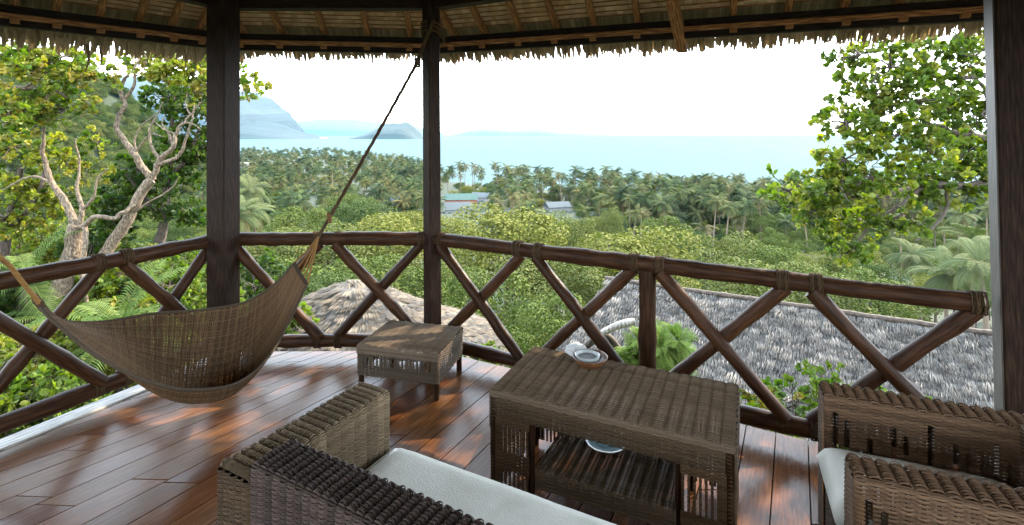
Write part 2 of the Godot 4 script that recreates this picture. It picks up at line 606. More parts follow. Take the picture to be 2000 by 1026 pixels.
func pavilion_floor():
	var floor_ := Node3D.new()
	floor_.name = "deck_floor"
	add_child(floor_)
	tag(floor_, "polished red-brown plank floor of the open pavilion", "", "", "structure")
	var outline := PackedVector2Array([Vector2(-3.14, 1.78), Vector2(-2.14, 3.76), Vector2(-0.55, 3.79), Vector2(2.2, 2.33), Vector2(3.9, 1.42), Vector2(4.1, -3.2), Vector2(-3.3, -3.2)])
	var inner := PackedVector2Array([Vector2(-3.0, 1.74), Vector2(-2.02, 3.68), Vector2(-2.0, 3.77), Vector2(-0.55, 3.79), Vector2(2.2, 2.33), Vector2(3.9, 1.42), Vector2(4.1, -3.2), Vector2(-3.16, -3.2)])
	var b := Mb.new()
	var top := []
	var low := []
	for p in outline:
		top.append(g3(p, -0.034)); low.append(g3(p, -0.2))
	b.face(top, Vector3(0, -0.1, 0), Color.WHITE)
	b.face(low, Vector3(0, -0.1, 0), Color.WHITE)
	for i in top.size():
		var j := (i + 1) % top.size()
		b.face([top[i], top[j], low[j], low[i]], Vector3(0, -0.1, -1), Color.WHITE)
	obj("subfloor", b.done(), M.subfloor, floor_)
	var seam := func(x: float) -> float:
		return deg_to_rad(29.0 + 11.0 * clampf((-1.2 - x) / 0.95, 0.0, 1.4))
	var x := -4.6
	while x < 4.3:
		var w := 0.165 + rr(-0.006, 0.006)
		var a0: float = seam.call(x)
		var a1: float = seam.call(x + w)
		var d0 := Vector2(sin(a0), cos(a0))
		var d1 := Vector2(sin(a1), cos(a1))
		var s := -5.4 - rr(0, 2.0)
		while s < 3.0:
			var ln := rr(2.2, 3.3)
			var e := minf(s + ln, 3.2)
			var g := 0.003
			var poly := PackedVector2Array([Vector2(x + g, 2.6) + d0 * (s + 0.002), Vector2(x + w - g, 2.6) + d1 * (s + 0.002), Vector2(x + w - g, 2.6) + d1 * (e - 0.002), Vector2(x + g, 2.6) + d0 * (e - 0.002)])
			for piece in Geometry2D.intersect_polygons(poly, inner):
				var mid := Vector2.ZERO
				for p in piece:
					mid += p / piece.size()
				var lift := rr(0.0, 0.0016)
				var q := Mb.new()
				var yaw := PI / 2 - (a0 + a1) / 2.0
				var t := Transform3D(Basis(Vector3.UP, yaw), g3(mid))
				var inv := t.affine_inverse()
				var up := []
				var mid_up := []
				var down := []
				for p in piece:
					var pin: Vector2 = p + (mid - p).normalized() * 0.002
					up.append(inv * g3(pin, lift)); mid_up.append(inv * g3(p, lift - 0.002)); down.append(inv * g3(p, -0.03))
				q.face(up, Vector3(0, -0.02, 0), Color.WHITE)
				for i in up.size():
					var j := (i + 1) % up.size()
					q.face([up[i], up[j], mid_up[j], mid_up[i]], Vector3(0, -0.02, 0), Color.WHITE)
					q.face([mid_up[i], mid_up[j], down[j], down[i]], Vector3(0, -0.02, 0), Color.WHITE)
				obj("plank", q.done(), M["deck%d" % rng.randi_range(0, 4)], floor_, t)
			s = e
		x += w
	beam("edge_board", Vector3(-3.07, -0.012, -1.76), Vector3(-2.08, -0.012, -3.73), 0.125, 0.04, M.edge, floor_)
	for p in [Vector2(-2.9, 1.9), LP, CP, Vector2(0.8, 2.9), RP, Vector2(3.6, 1.3), Vector2(-3.0, -1.5), Vector2(0.5, 0.0), Vector2(3.6, -2.5), Vector2(-3.0, -3.0)]:
		var gy := ground(p.x, -p.y)
		beam("stilt", g3(p, gy - 0.4), g3(p, -0.2), 0.16, 0.16, M.post, floor_)


func posts_and_beams():
	var put := func(p: Vector2, size: float, turn: float, top: float, lean: float, label: String):
		var o := thing("pavilion_post", label, "post", g3(p), turn)
		var b := Mb.new()
		b.box(Transform3D(Basis.IDENTITY, Vector3(0, top / 2 + 0.001, 0)), Vector3(size, top, size), 0.006, Color.WHITE)
		obj("shaft", b.done(), M.post, o)
		o.rotation.z = lean
		return o
	put.call(Vector2(-2.03, 3.60), 0.15, deg_to_rad(-14), 2.72, 0.0, "thick dark square post at the left corner behind the hammock")
	var cp = put.call(CP + Vector2(0.0, -0.01), 0.095, deg_to_rad(41), 2.72, 0.006, "slim dark square post in the middle of the view")
	var rp = put.call(Vector2(2.245, 2.235), 0.15, deg_to_rad(-31), 2.75, 0.02, "broad dark post at the right edge behind the armchair")
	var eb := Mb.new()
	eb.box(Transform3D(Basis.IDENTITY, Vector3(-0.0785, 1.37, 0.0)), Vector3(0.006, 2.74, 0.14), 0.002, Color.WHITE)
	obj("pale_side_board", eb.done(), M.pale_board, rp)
	put.call(LE + Vector2(-0.02, -0.03), 0.15, deg_to_rad(30), 2.72, 0.0, "dark square post carrying the far left end of the railing")
	var ends := [[LE, LP, "beam over the left railing"], [LP, CP, "level dark beam over the short middle railing"], [CP, RP, "long dark beam over the right railing"]]
	for e in ends:
		var a: Vector2 = e[0]
		var c: Vector2 = e[1]
		var dirv := (c - a).normalized() * 0.045
		var o := thing("ring_beam", "dark timber " + e[2] if not e[2].begins_with("l") else e[2] + " carried by the posts", "beam", g3(a, 2.5))
		beam("timber", g3(a + dirv, 2.6), g3(c - dirv, 2.6), 0.1, 0.2, M.post, o)
	# the house that the deck belongs to, behind the photographer
	var hw := thing("house_wall", "pale bamboo board wall of the house at the back of the deck", "wall", Vector3(0, 0, 2.6))
	for k in 30:
		beam("board", Vector3(-3.6 + k * 0.25, 0.0, 2.6 + (0.004 if k % 2 else 0.0)), Vector3(-3.6 + k * 0.25, 3.1, 2.6 + (0.004 if k % 2 else 0.0)), 0.245, 0.03, M.bamboo, hw)
	# the hammock rope's turns round the middle post
	var tie := thing("rope_tie", "brown rope tied round the top of the middle post", "rope", g3(CP, 2.3))
	var b := Mb.new()
	for k in 3:
		var p := PackedVector3Array()
		for i in 17:
			var an := TAU * i / 16.0
			var rad := 0.068 / maxf(absf(cos(an)), absf(sin(an))) * 0.98
			rad = minf(rad, 0.083)
			p.append(Vector3(cos(an + 0.3) * rad, 0.03 * k + 0.01 * i / 16.0 + sin(an) * 0.04, sin(an + 0.3) * rad))
		b.tube(p, taper(17, 0.011, 0.011), 6, Color(0.1, 0.065, 0.035))
	obj("rope_turns", b.done(), M.rope, tie)


var EAVE := [Vector2(-4.6, 1.9), Vector2(-3.38, 3.38), Vector2(-2.42, 4.36), Vector2(-0.706, 4.56), Vector2(3.08, 3.2), Vector2(5.2, 2.44)]


func roof():
	var apex := Vector3(0.2, 5.0, 0.4)
	var root := thing("thatched_roof", "palm thatch roof on bare rafters over the pavilion", "roof", Vector3(0, 2.32, 0))
	var base := Vector3(0, 2.32, 0)
	# [from, to, bearings of the rafters in the photograph, overhang]
	var pl: Vector2 = EAVE[2] + (EAVE[1] - EAVE[2]).normalized() * 3.3
	var prr: Vector2 = EAVE[3] + (EAVE[4] - EAVE[3]).normalized() * 4.7
	var facets := [
		[pl, EAVE[2], [-330, -220, -130, -50, 28, 110, 195, 272, 337, 391], 0.44],
		[EAVE[2], EAVE[3], [472, 549, 634, 718, 800], 0.33],
		[EAVE[3], prr, [885, 945, 1015, 1085, 1160, 1245, 1432, 1540, 1650, 1760, 1880, 2010, 2150, 2320], 0.33],
		[prr, Vector2(4.0, -1.4), [], 0.33], [Vector2(4.0, -1.4), Vector2(1.8, -3.2), [], 0.33], [Vector2(1.8, -3.2), Vector2(-2.4, -3.1), [], 0.33],
		[Vector2(-2.4, -3.1), Vector2(-4.4, -1.2), [], 0.33], [Vector2(-4.4, -1.2), pl, [], 0.33]]
	for fi in facets.size():
		var f: Array = facets[fi]
		var h0 := 2.46
		var a := g3(f[0], h0)
		var c := g3(f[1], h0)
		var u := (c - a).normalized()
		var L := a.distance_to(c)
		var ap := apex - a
		var aa := ap.dot(u)                       # where the apex falls along the eave
		var s := (ap - u * aa)
		var Lb := s.length()
		s = s.normalized()
		var nrm := u.cross(s)
		if nrm.y < 0:
			nrm = -nrm
		var at := func(al: float, bs: float, off: float) -> Vector3:
			return a + u * al + s * bs + nrm * off - base
		var lo := func(bs: float) -> float:
			return aa * bs / Lb
		var hi := func(bs: float) -> float:
			return L + (aa - L) * bs / Lb
		var seen := fi < 3
		# thatch seen from below: courses of leaf strips lapped like shingles
		var b := Mb.new()
		var bs := -0.05
		while bs < Lb - 0.1:
			var step := 0.055 if seen and bs < 1.7 else 0.25
			var al: float = lo.call(bs)
			var end: float = hi.call(bs)
			while al < end:
				var w := rr(0.03, 0.07) if seen and bs < 1.7 else rr(0.2, 0.5)
				var col := Color(0.88, 0.7, 0.44).lerp(Color(0.66, 0.46, 0.25), rng.randf())
				col = shade(col, 0.75, 1.12)
				var e2 := minf(al + w + 0.006, end)
				var j := rr(-0.012, 0.012)
				b.quad(at.call(al, bs + j, 0.082 + rr(0, 0.008)), at.call(al, bs + step * 1.5, 0.112), at.call(e2, bs + step * 1.5, 0.112), at.call(e2, bs + j, 0.082 + rr(0, 0.008)), col)
				al += w
			bs += step
		var th := obj("thatch_underside", b.done(), M.straw, root)
		th.set_meta("kind", "stuff")
		var tp := Mb.new()
		var ov: float = f[3]
		var eo: Vector3 = at.call(lo.call(-ov * 0.75), -ov * 0.75, 0.16)
		var ei: Vector3 = at.call(hi.call(-ov * 0.75), -ov * 0.75, 0.16)
		var pk := apex + Vector3(0, 0.2, 0) - base
		tp.tri(eo, ei, pk, Color.WHITE)
		obj("thatch_layer", tp.done(), M.thatch_top, root)
		# rafters
		for x in f[2]:
			var k: float = (x - 1000.0) / 1000.0
			# p = f0 + t (f1 - f0), p.x = k p.y
			var q0: Vector2 = f[0]
			var q1: Vector2 = f[1]
			var t: float = (k * q0.y - q0.x) / ((q1.x - q0.x) - k * (q1.y - q0.y))
			var al: float = t * L
			var bmax := Lb * 0.98
			if al < aa:
				bmax = minf(bmax, al / maxf(aa, 0.01) * Lb)
			else:
				bmax = minf(bmax, (L - al) / maxf(L - aa, 0.01) * Lb)
			if bmax > 0.15:
				var p0: Vector3 = at.call(al, -0.1, 0.03)
				var p1: Vector3 = at.call(al, bmax, 0.03)
				beam("rafter", p0 + base, p1 + base, 0.044, 0.06, M.batten, root)
			var tail: Vector3 = a + u * al - s * Vector3(s.x, 0, s.z).length() * 0.0
			var inward := Vector3(s.x, 0, s.z).normalized()
			var tb: Vector3 = tail + inward * 0.035
			tb.y = 2.352
			beam("rafter_tail", tb - inward * 0.01, tb + inward * 0.02, 0.05, 0.028, M.batten, root, 0.002)
		if seen:
			for k in 26:
				var bb := 0.03 + k * 0.055
				var l0: float = lo.call(bb)
				var l1: float = hi.call(bb)
				if l1 - l0 > 0.1:
					timber("lath", at.call(l0, bb, 0.07) + base, at.call(l1, bb, 0.07) + base, 0.005, M.batten, root, 0.006)
		# eave board with a lighter batten on its inner face
		var inn := Vector3(s.x, 0, s.z).normalized()
		var e0 := g3(f[0], 2.39)
		var e1 := g3(f[1], 2.39)
		beam("eave_board", e0 + u * 0.002, e1 - u * 0.002, 0.05, 0.14, M.dark_board, root)
		beam("eave_batten", e0 + inn * 0.044 + Vector3(0, -0.006, 0) + u * 0.02, e1 + inn * 0.044 + Vector3(0, -0.006, 0) - u * 0.02, 0.034, 0.036, M.batten, root)
		if not seen:
			continue
		# hip rafter
		beam("hip_rafter", e1 + Vector3(0, 0.11, 0) - inn * 0.05, apex - Vector3(0, 0.05, 0), 0.06, 0.08, M.batten, root)
		# ragged fringe of leaf strips
		var fr := Mb.new()
		for layer in 3:
			var al := -0.25
			while al < L + 0.25:
				var w := rr(0.012, 0.03)
				var clump := noise.get_noise_2d(al * 260.0, fi * 90.0 + layer * 7.0)
				var ln: float = ov + 0.05 + clump * 0.07 + rr(-0.04, 0.03) - layer * 0.03
				var col := shade(Color(0.46, 0.35, 0.22).lerp(Color(0.28, 0.2, 0.12), rng.randf()), 0.6, 1.15)
				var sk := rr(-0.03, 0.03)
				var z0: float = 0.075 + layer * 0.03
				var p0: Vector3 = at.call(al, 0.02, z0)
				var p1: Vector3 = at.call(al + w, 0.02, z0)
				var m0: Vector3 = at.call(al + sk * 0.5, -ln * 0.86, z0)
				var m1: Vector3 = at.call(al + w + sk * 0.5, -ln * 0.86, z0)
				var drop := Vector3(0, -ln * 0.1 - rr(0, 0.02), 0)
				var t0: Vector3 = at.call(al + sk + w * 0.2, -ln, z0) + drop
				var t1: Vector3 = at.call(al + sk + w * 0.8, -ln, z0) + drop
				fr.quad(p0, m0, m1, p1, col)
				fr.quad(m0, t0, t1, m1, col)
				al += w * rr(0.3, 0.55)
		obj("thatch_fringe", fr.done(), M.fringe, root).set_meta("kind", "stuff")
	# a few long straws and leaf ends that hang below the fringe
	for q in [[170, 95, 140, 3.7, 0.02], [195, 100, 135, 3.75, 0.015], [380, 100, 150, 4.3, 0.012], [360, 104, 140, 4.25, 0.01], [700, 112, 138, 4.75, 0.007], [1148, 100, 150, 4.5, 0.01], [1166, 98, 120, 4.45, 0.014], [1640, 72, 115, 3.95, 0.016], [1646, 110, 140, 3.95, 0.008], [1920, 50, 80, 3.55, 0.01], [905, 100, 128, 4.75, 0.008], [985, 104, 132, 4.7, 0.007], [1475, 85, 108, 4.1, 0.016], [1490, 84, 110, 4.1, 0.016], [72, 60, 95, 3.6, 0.02]]:
		var b := Mb.new()
		var p := bend([spot(q[0], q[1] - 8, q[3]) - base, spot(q[0] + 3, (q[1] + q[2]) / 2, q[3]) - base, spot(q[0] - 4, q[2], q[3] + 0.05) - base], 4)
		b.tube(p, taper(p.size(), q[4], q[4] * 0.25), 4, shade(Color(0.22, 0.15, 0.08), 0.6, 1.0), true, 0.3)
		obj("hanging_straw", b.done(), M.straw, root)
	# the stout rafter that runs out past the eave on the right
	beam("main_rafter", spot(1334, 96, 3.96), spot(1311, -8, 3.6), 0.075, 0.09, M.batten, root)


func lashing(b: Mb, mid: Vector3, axis: Vector3, r: float, turns: int, spread: float):
	var x := axis.cross(Vector3.UP).normalized()
	var y := x.cross(axis)
	for k in turns:
		var p := PackedVector3Array()
		var o := (float(k) / maxf(1, turns - 1) - 0.5) * spread
		for i in 15:
			var an := TAU * i / 14.0
			p.append(mid + axis * (o + rr(-0.003, 0.003)) + (x * cos(an) + y * sin(an)) * (r + rr(0, 0.003)))
		b.tube(p, taper(15, 0.0035, 0.0035), 4, shade(Color(0.07, 0.046, 0.027), 0.5, 1.2), false)


func railings():
	var tops := 0.85
	var lows := 0.113
	# [from, to, number of bays, label, offsets from the posts]
	var runs := [
		[LE, LP, 3, "log railing with crossed braces on the left, beyond the hammock", 0.08, 0.05],
		[LP, CP, 2, "short log railing of two crosses between the two middle posts", 0.06, 0.04],
		[CP, RP, 4, "long log railing of four crosses on the right, with a centre post", 0.04, 0.06]]
	for r in runs:
		var a: Vector2 = r[0]
		var c: Vector2 = r[1]
		var u := (c - a).normalized()
		var o := thing("log_railing", r[3], "railing", g3(a))
		var s: Vector2 = a + u * r[4]
		var e: Vector2 = c - u * r[5]
		timber("top_rail", g3(s, tops), g3(e, tops), 0.047, M["log%d" % rng.randi_range(0, 3)], o, 0.012)
		timber("bottom_rail", g3(s, lows), g3(e, lows), 0.045, M["log%d" % rng.randi_range(0, 3)], o, 0.01)
		var nb: int = r[2]
		var lash := Mb.new()
		var w := g3(u)
		for k in nb:
			var p := a.lerp(c, float(k) / nb) + u * (0.075 if k == 0 else 0.055)
			var q := a.lerp(c, float(k + 1) / nb) - u * (0.075 if k == nb - 1 else 0.055)
			var off := Vector2(u.y, -u.x) * 0.018
			if nb == 4 and k == 1:
				q -= u * 0.02
			if nb == 4 and k == 2:
				p += u * 0.02
			timber("brace", g3(p + off, tops - 0.035), g3(q + off, lows + 0.03), 0.037, M["log%d" % rng.randi_range(0, 3)], o, 0.01)
			timber("brace", g3(q - off, tops - 0.035), g3(p - off, lows + 0.03), 0.037, M["log%d" % rng.randi_range(0, 3)], o, 0.01)
		for k in nb + 1:
			for side in [-1.0, 1.0]:
				if k == 0 and side < 0 or k == nb and side > 0:
					continue
				var m: Vector2 = a.lerp(c, float(k) / nb) + u * side * 0.075
				lash = Mb.new()
				lashing(lash, g3(m, tops) - o.position, w, 0.0485, 9, 0.052)
				obj("rope_lashing", lash.done(), M.rope, o)
				if (k + int(side)) % 2 == 0 or nb == 3:
					lash = Mb.new()
					lashing(lash, g3(m, lows) - o.position, w, 0.0465, 7, 0.04)
					obj("rope_lashing", lash.done(), M.rope, o)
		if nb == 4:
			var mp := a.lerp(c, 0.5)
			timber("centre_post", g3(mp, 0.002), g3(mp, tops - 0.03), 0.05, M.log, o, 0.006)


# ------------------------------------------------------------------ wicker
var WD := Color(0.12, 0.078, 0.047)


# rows of weavers that run along x (length ln) over the profile prof = [y, z, ny, nz]...; ribs where the stakes stand
func weave(b: Mb, ln: float, prof: Array, stake: float, hw: float, bulge: float, col: Color, hole = null):
	var alt := 0.8 if bulge < 0.004 else 0.22
	var ns := maxi(2, int(round(ln / stake)))
	var per := 8
	var rt := []
	var rb := []
	for k in ns + 1:
		rt.append(rr(0.72, 1.18))
		rb.append(rr(0.9, 1.08))
	for j in prof.size():
		var q: Array = prof[j]
		var nn := Vector3(0, q[2], q[3])
		var p := PackedVector3Array()
		var nv := PackedVector3Array()
		var cc := shade(col, 0.68, 1.15)
		for i in ns * per + 1:
			var t := float(i) / per
			var skip: bool = hole != null and hole.call(t, j) or bulge > 0.004 and i % per == 0 and i > 0 and i < ns * per
			var fv := fposmod(t, 1.0)
			if bulge > 0.004 and i % per:
				var gp := 0.05 if stake < 0.033 else 0.035
				fv = gp + (i % per - 1) / float(per - 2) * (1.0 - 2.0 * gp)
			var across := clampf(absf(fv - 0.5) / 0.46, 0.0, 1.0)
			var o: float = bulge * rb[mini(int(t), ns)] * (2.2 * sqrt(1.0 - across * across) - 1.2) + (bulge * alt if (int(t) + j) % 2 == 0 else -bulge * alt) * sin(fv * PI)
			o += noise.get_noise_2d(t * 14.0, j * 9.0 + ln * 300.0) * bulge * 0.25
			var px := -ln / 2 + (int(t) + fv) / ns * ln if i < ns * per else ln / 2
			if skip:
				if p.size() > 1:
					b.strand(p, nv, hw, hw * 0.9, cc * rt[maxi(0, int(t) - (1 if i % per == 0 else 0))])
				p = PackedVector3Array()
				nv = PackedVector3Array()
				continue
			p.append(Vector3(px, q[0], q[1]) + nn * o)
			nv.append(nn)
		if p.size() > 1:
			b.strand(p, nv, hw, hw * 0.9, cc)


func stakes(b: Mb, ln: float, prof: Array, stake: float, r: float, col: Color, inset: float, ribbed := false, hole = null):
	var ns := maxi(2, int(round(ln / stake)))
	if ribbed:
		# flat dark stakes that stand in the grooves between the ribs
		for k in range(1, ns):
			var x := -ln / 2 + float(k) / ns * ln
			var w := ln / ns * 0.34
			for j in range(0, prof.size() - 4, 4):
				if hole != null and hole.call(float(k), j + 2):
					continue
				var q: Array = prof[j]
				var e: Array = prof[mini(j + 4, prof.size() - 1)]
				var a := Vector3(x, q[0] - q[2] * inset, q[1] - q[3] * inset)
				var c := Vector3(x, e[0] - e[2] * inset, e[1] - e[3] * inset)
				var s := Vector3(w, 0, 0)
				b.face([a - s, a + s, c + s, c - s], a - Vector3(0, q[2], q[3]), shade(col, 0.7, 1.1))
		return
	for k in ns:
		var p := PackedVector3Array()
		for j in range(0, prof.size(), 3):
			var q: Array = prof[j]
			p.append(Vector3(-ln / 2 + (k + 0.5) / ns * ln, q[0] - q[2] * inset, q[1] - q[3] * inset))
		if p.size() > 1:
			b.tube(p, taper(p.size(), r, r), 5, shade(col, 0.7, 1.1), false)


# points every step along an up-and-over path given as corners [y, z]; corners rounded
func over(corners: Array, step: float, round_: float, flip := 1.0) -> Array:
	var pts := PackedVector2Array()
	for i in corners.size():
		var p: Vector2 = corners[i]
		if i == 0 or i == corners.size() - 1:
			pts.append(p)
			continue
		var a: Vector2 = p + (corners[i - 1] - p).normalized() * round_
		var c: Vector2 = p + (corners[i + 1] - p).normalized() * round_
		for k in 5:
			var t := k / 4.0
			pts.append(a.lerp(p, t).lerp(p.lerp(c, t), t))
	var out := []
	var left := 0.0
	for i in pts.size() - 1:
		var d := pts[i].distance_to(pts[i + 1])
		if d < 1e-6:
			continue
		var dir := (pts[i + 1] - pts[i]) / d
		var s := left
		while s < d:
			var p := pts[i] + dir * s
			out.append([p.x, p.y, dir.y * flip, -dir.x * flip])
			s += step
		left = s - d
	return out


func wicker_part(called: String, parent: Node3D, ln: float, corners: Array, t: Transform3D, stake := 0.032, step := 0.0066, round_ := 0.02, bulge := 0.004, col := WD, hole = null, flip := 1.0):
	var b := Mb.new()
	var prof := over(corners, step, round_, flip)
	weave(b, ln, prof, stake, step * 0.56, bulge, col, hole)
	stakes(b, ln, prof, stake, 0.0035, Color(0.045, 0.028, 0.018) if bulge > 0.004 else col * 0.8, bulge * 1.3 + 0.002, bulge > 0.004, hole)
	var o := obj(called, b.done(), M.wicker, parent, t)
	return o


func cushion_mesh(w: float, h: float, d: float, puff: float) -> ArrayMesh:
	var b := Mb.new()
	var nx := 24
	var nz := 14
	var f := func(i: int, j: int, side: float) -> Vector3:
		var u := float(i) / nx * 2 - 1
		var q := float(j) / nz * 2 - 1
		var k := pow(maxf(0.0, 1 - pow(absf(u), 10)), 0.4) * pow(maxf(0.0, 1 - pow(absf(q), 8)), 0.4)
		var y := h / 2 * k * side + puff * (1 - u * u) * (1 - q * q) * side
		y += noise.get_noise_2d(u * 40.0 * w, q * 40.0 * d + 200.0) * 0.012 * k + noise.get_noise_2d(u * 220.0 * w, q * 160.0 * d) * 0.003 * k
		var squeeze := 1.0 - 0.012 * (1 - k)
		return Vector3(u * w / 2 * squeeze, y, q * d / 2 * squeeze)
	for side in [1.0, -1.0]:
		for i in nx:
			for j in nz:
				var p := [f.call(i, j, side), f.call(i, j + 1, side), f.call(i + 1, j + 1, side), f.call(i + 1, j, side)]
				if side < 0:
					p.reverse()
				b.quad(p[0], p[1], p[2], p[3], Color.WHITE)
	var st := SurfaceTool.new()
	st.create_from(b.done(), 0)
	var m := ArrayMesh.new()
	# smooth the faces: average normals by place
	var arr := st.commit_to_arrays()
	var acc := {}
	var vv: PackedVector3Array = arr[Mesh.ARRAY_VERTEX]
	var nn: PackedVector3Array = arr[Mesh.ARRAY_NORMAL]
	for i in vv.size():
		var key := (vv[i] * 2000.0).round()
		acc[key] = acc.get(key, Vector3.ZERO) + nn[i]
	for i in vv.size():
		nn[i] = acc[(vv[i] * 2000.0).round()].normalized()
	arr[Mesh.ARRAY_NORMAL] = nn
	m.add_surface_from_arrays(Mesh.PRIMITIVE_TRIANGLES, arr)
	return m


func piping(w: float, d: float) -> ArrayMesh:
	var b := Mb.new()
	var p := PackedVector3Array()
	for i in 81:
		var a := TAU * i / 80.0
		var c := cos(a)
		var q := sin(a)
		p.append(Vector3(signf(c) * pow(absf(c), 0.1) * w / 2 * 0.986, 0.0, signf(q) * pow(absf(q), 0.1) * d / 2 * 0.986))
	b.tube(p, taper(81, 0.0045, 0.0045), 6, Color.WHITE, false)
	return b.done()


func furniture():
	var R := func(deg: float) -> Basis: return Basis(Vector3.UP, deg_to_rad(deg))
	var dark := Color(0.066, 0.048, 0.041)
	# ---- sofa: local x along its back (to the photograph's right), local -z towards the table
	var e1 := Vector2(0.877, -0.48)
	var yaw := atan2(-(-e1.y), e1.x)          # the turn that takes +x to e1 (ahead is -z)
	yaw = atan2(e1.y, e1.x)
	var r0 := Vector2(-0.891, 1.553)
	var sofa := thing("sofa", "long wicker sofa seen from behind, pale seat cushion", "sofa", g3(r0), yaw)
	var L := 1.86
	# arms: profile in (y, z) of a frame whose x runs along the arm
	for k in 2:
		var x0: float = 0.075 if k == 0 else L - 0.075
		var t := Transform3D(R.call(90.0), Vector3(x0, 0, -0.295))
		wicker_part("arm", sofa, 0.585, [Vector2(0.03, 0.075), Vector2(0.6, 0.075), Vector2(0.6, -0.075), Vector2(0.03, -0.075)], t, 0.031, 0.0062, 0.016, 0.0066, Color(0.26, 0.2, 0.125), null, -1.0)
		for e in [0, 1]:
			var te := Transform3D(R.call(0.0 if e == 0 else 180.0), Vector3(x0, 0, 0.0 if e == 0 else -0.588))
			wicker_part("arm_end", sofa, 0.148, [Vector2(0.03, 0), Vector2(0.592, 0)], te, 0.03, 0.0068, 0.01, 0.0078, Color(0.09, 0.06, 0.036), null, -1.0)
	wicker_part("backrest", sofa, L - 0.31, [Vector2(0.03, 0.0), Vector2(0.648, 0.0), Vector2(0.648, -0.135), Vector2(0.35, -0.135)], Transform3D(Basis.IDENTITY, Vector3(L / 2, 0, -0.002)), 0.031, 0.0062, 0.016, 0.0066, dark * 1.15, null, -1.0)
	wicker_part("back_end", sofa, 0.13, [Vector2(0.56, 0), Vector2(0.64, 0)], Transform3D(R.call(-90.0), Vector3(0.153, 0, -0.068)), 0.03, 0.0066, 0.01, 0.004, dark * 1.15, null, -1.0)
	wicker_part("seat_front", sofa, L - 0.3, [Vector2(0.05, 0), Vector2(0.31, 0)], Transform3D(R.call(180.0), Vector3(L / 2, 0, -0.565)), 0.035, 0.007, 0.01, 0.0045, WD, null, -1.0)
	var sb := Mb.new()
	sb.box(Transform3D(Basis.IDENTITY, Vector3(L / 2, 0.3, -0.34)), Vector3(L - 0.31, 0.03, 0.42), 0.006, Color.WHITE)
	obj("seat_base", sb.done(), M.dark_board, sofa)
	obj("seat_cushion", cushion_mesh(L - 0.31, 0.1, 0.47, 0.006), M.cushion, sofa, Transform3D(Basis.IDENTITY, Vector3(L / 2, 0.372, -0.372)))
	obj("piping", piping(L - 0.31, 0.47), M.cushion, sofa.get_node("seat_cushion"), Transform3D(Basis.IDENTITY, Vector3(0, 0.002, 0)))
	for x in [0.04, L - 0.04]:
		for z in [-0.05, -0.54]:
			timber("leg", sofa.to_global(Vector3(x, 0.0, z)), sofa.to_global(Vector3(x, 0.08, z)), 0.022, M.dark_board, null).reparent(sofa)
	# ---- armchair, facing left
	var e1c := Vector2(0.92, -0.39)
	var ch := thing("armchair", "wicker armchair with cream seat cushion at the right edge", "armchair", g3(Vector2(1.0015, 1.499)), atan2(e1c.y, e1c.x))
	# local x along the arms (front is x = 0), local -z towards the railing; near arm z 0..-0.122, far arm z -0.51..-0.632
	var slit := func(t: float, j: int) -> bool:
		var s := int(round(t))
		var jj := mini(j, 215 - j)
		return absf(t - s) < 0.14 and (s * 7 + 3) % 5 < 3 and jj > 54 + (s * 5) % 9 and jj < 68 + (s * 13) % 17
	for z in [-0.061, -0.572]:
		wicker_part("arm", ch, 0.66, [Vector2(0.04, 0.061), Vector2(0.6, 0.061), Vector2(0.6, -0.061), Vector2(0.04, -0.061)], Transform3D(Basis.IDENTITY, Vector3(0.33, 0, z)), 0.036, 0.0062, 0.02, 0.0039, Color(0.16, 0.1, 0.06), slit, -1.0)
		wicker_part("arm_end", ch, 0.118, [Vector2(0.04, 0), Vector2(0.59, 0)], Transform3D(R.call(-90.0), Vector3(0.002, 0, z)), 0.04, 0.0068, 0.01, 0.0045, WD, null, -1.0)
		for x in [0.012, 0.64]:
			timber("leg", ch.to_global(Vector3(x, 0, z + 0.045)), ch.to_global(Vector3(x, 0.56, z + 0.045)), 0.013, M.batten, null).reparent(ch)
	wicker_part("backrest", ch, 0.39, [Vector2(0.3, 0.06), Vector2(0.62, 0.06), Vector2(0.62, -0.06), Vector2(0.04, -0.06)], Transform3D(R.call(-90.0), Vector3(0.64, 0, -0.317)), 0.036, 0.0062, 0.02, 0.0039, WD, null, -1.0)
	wicker_part("seat_front", ch, 0.385, [Vector2(0.06, 0), Vector2(0.29, 0)], Transform3D(R.call(-90.0), Vector3(0.01, 0, -0.317)), 0.036, 0.0068, 0.01, 0.0045, WD, null, -1.0)
	var cb := Mb.new()
	cb.box(Transform3D(Basis.IDENTITY, Vector3(0.3, 0.28, -0.317)), Vector3(0.56, 0.03, 0.37), 0.006, Color.WHITE)
	obj("seat_base", cb.done(), M.dark_board, ch)
	obj("seat_cushion", cushion_mesh(0.6, 0.13, 0.375, 0.006), M.cushion, ch, Transform3D(Basis.IDENTITY, Vector3(0.27, 0.365, -0.317)))
	# ---- coffee table
	var tf := Vector2(0.884, -0.412).normalized()
	var tyaw := atan2(tf.y, tf.x)
	var tc := Vector2(0.449, 2.23)
	var table := thing("coffee_table", "wicker coffee table with a lower shelf before the sofa", "table", g3(tc), tyaw)
	var tl := 0.972
	var tw := 0.5
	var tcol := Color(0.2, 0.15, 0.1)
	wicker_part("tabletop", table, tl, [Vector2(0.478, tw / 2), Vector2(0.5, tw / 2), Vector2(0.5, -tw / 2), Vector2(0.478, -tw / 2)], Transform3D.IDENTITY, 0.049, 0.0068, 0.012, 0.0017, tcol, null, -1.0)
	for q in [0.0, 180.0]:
		wicker_part("apron", table, tl - 0.01, [Vector2(0.393, 0), Vector2(0.482, 0)], Transform3D(R.call(q), R.call(q) * Vector3(0, 0, tw / 2 - 0.005)), 0.025, 0.0064, 0.01, 0.0028, Color(0.13, 0.09, 0.054), null, -1.0)
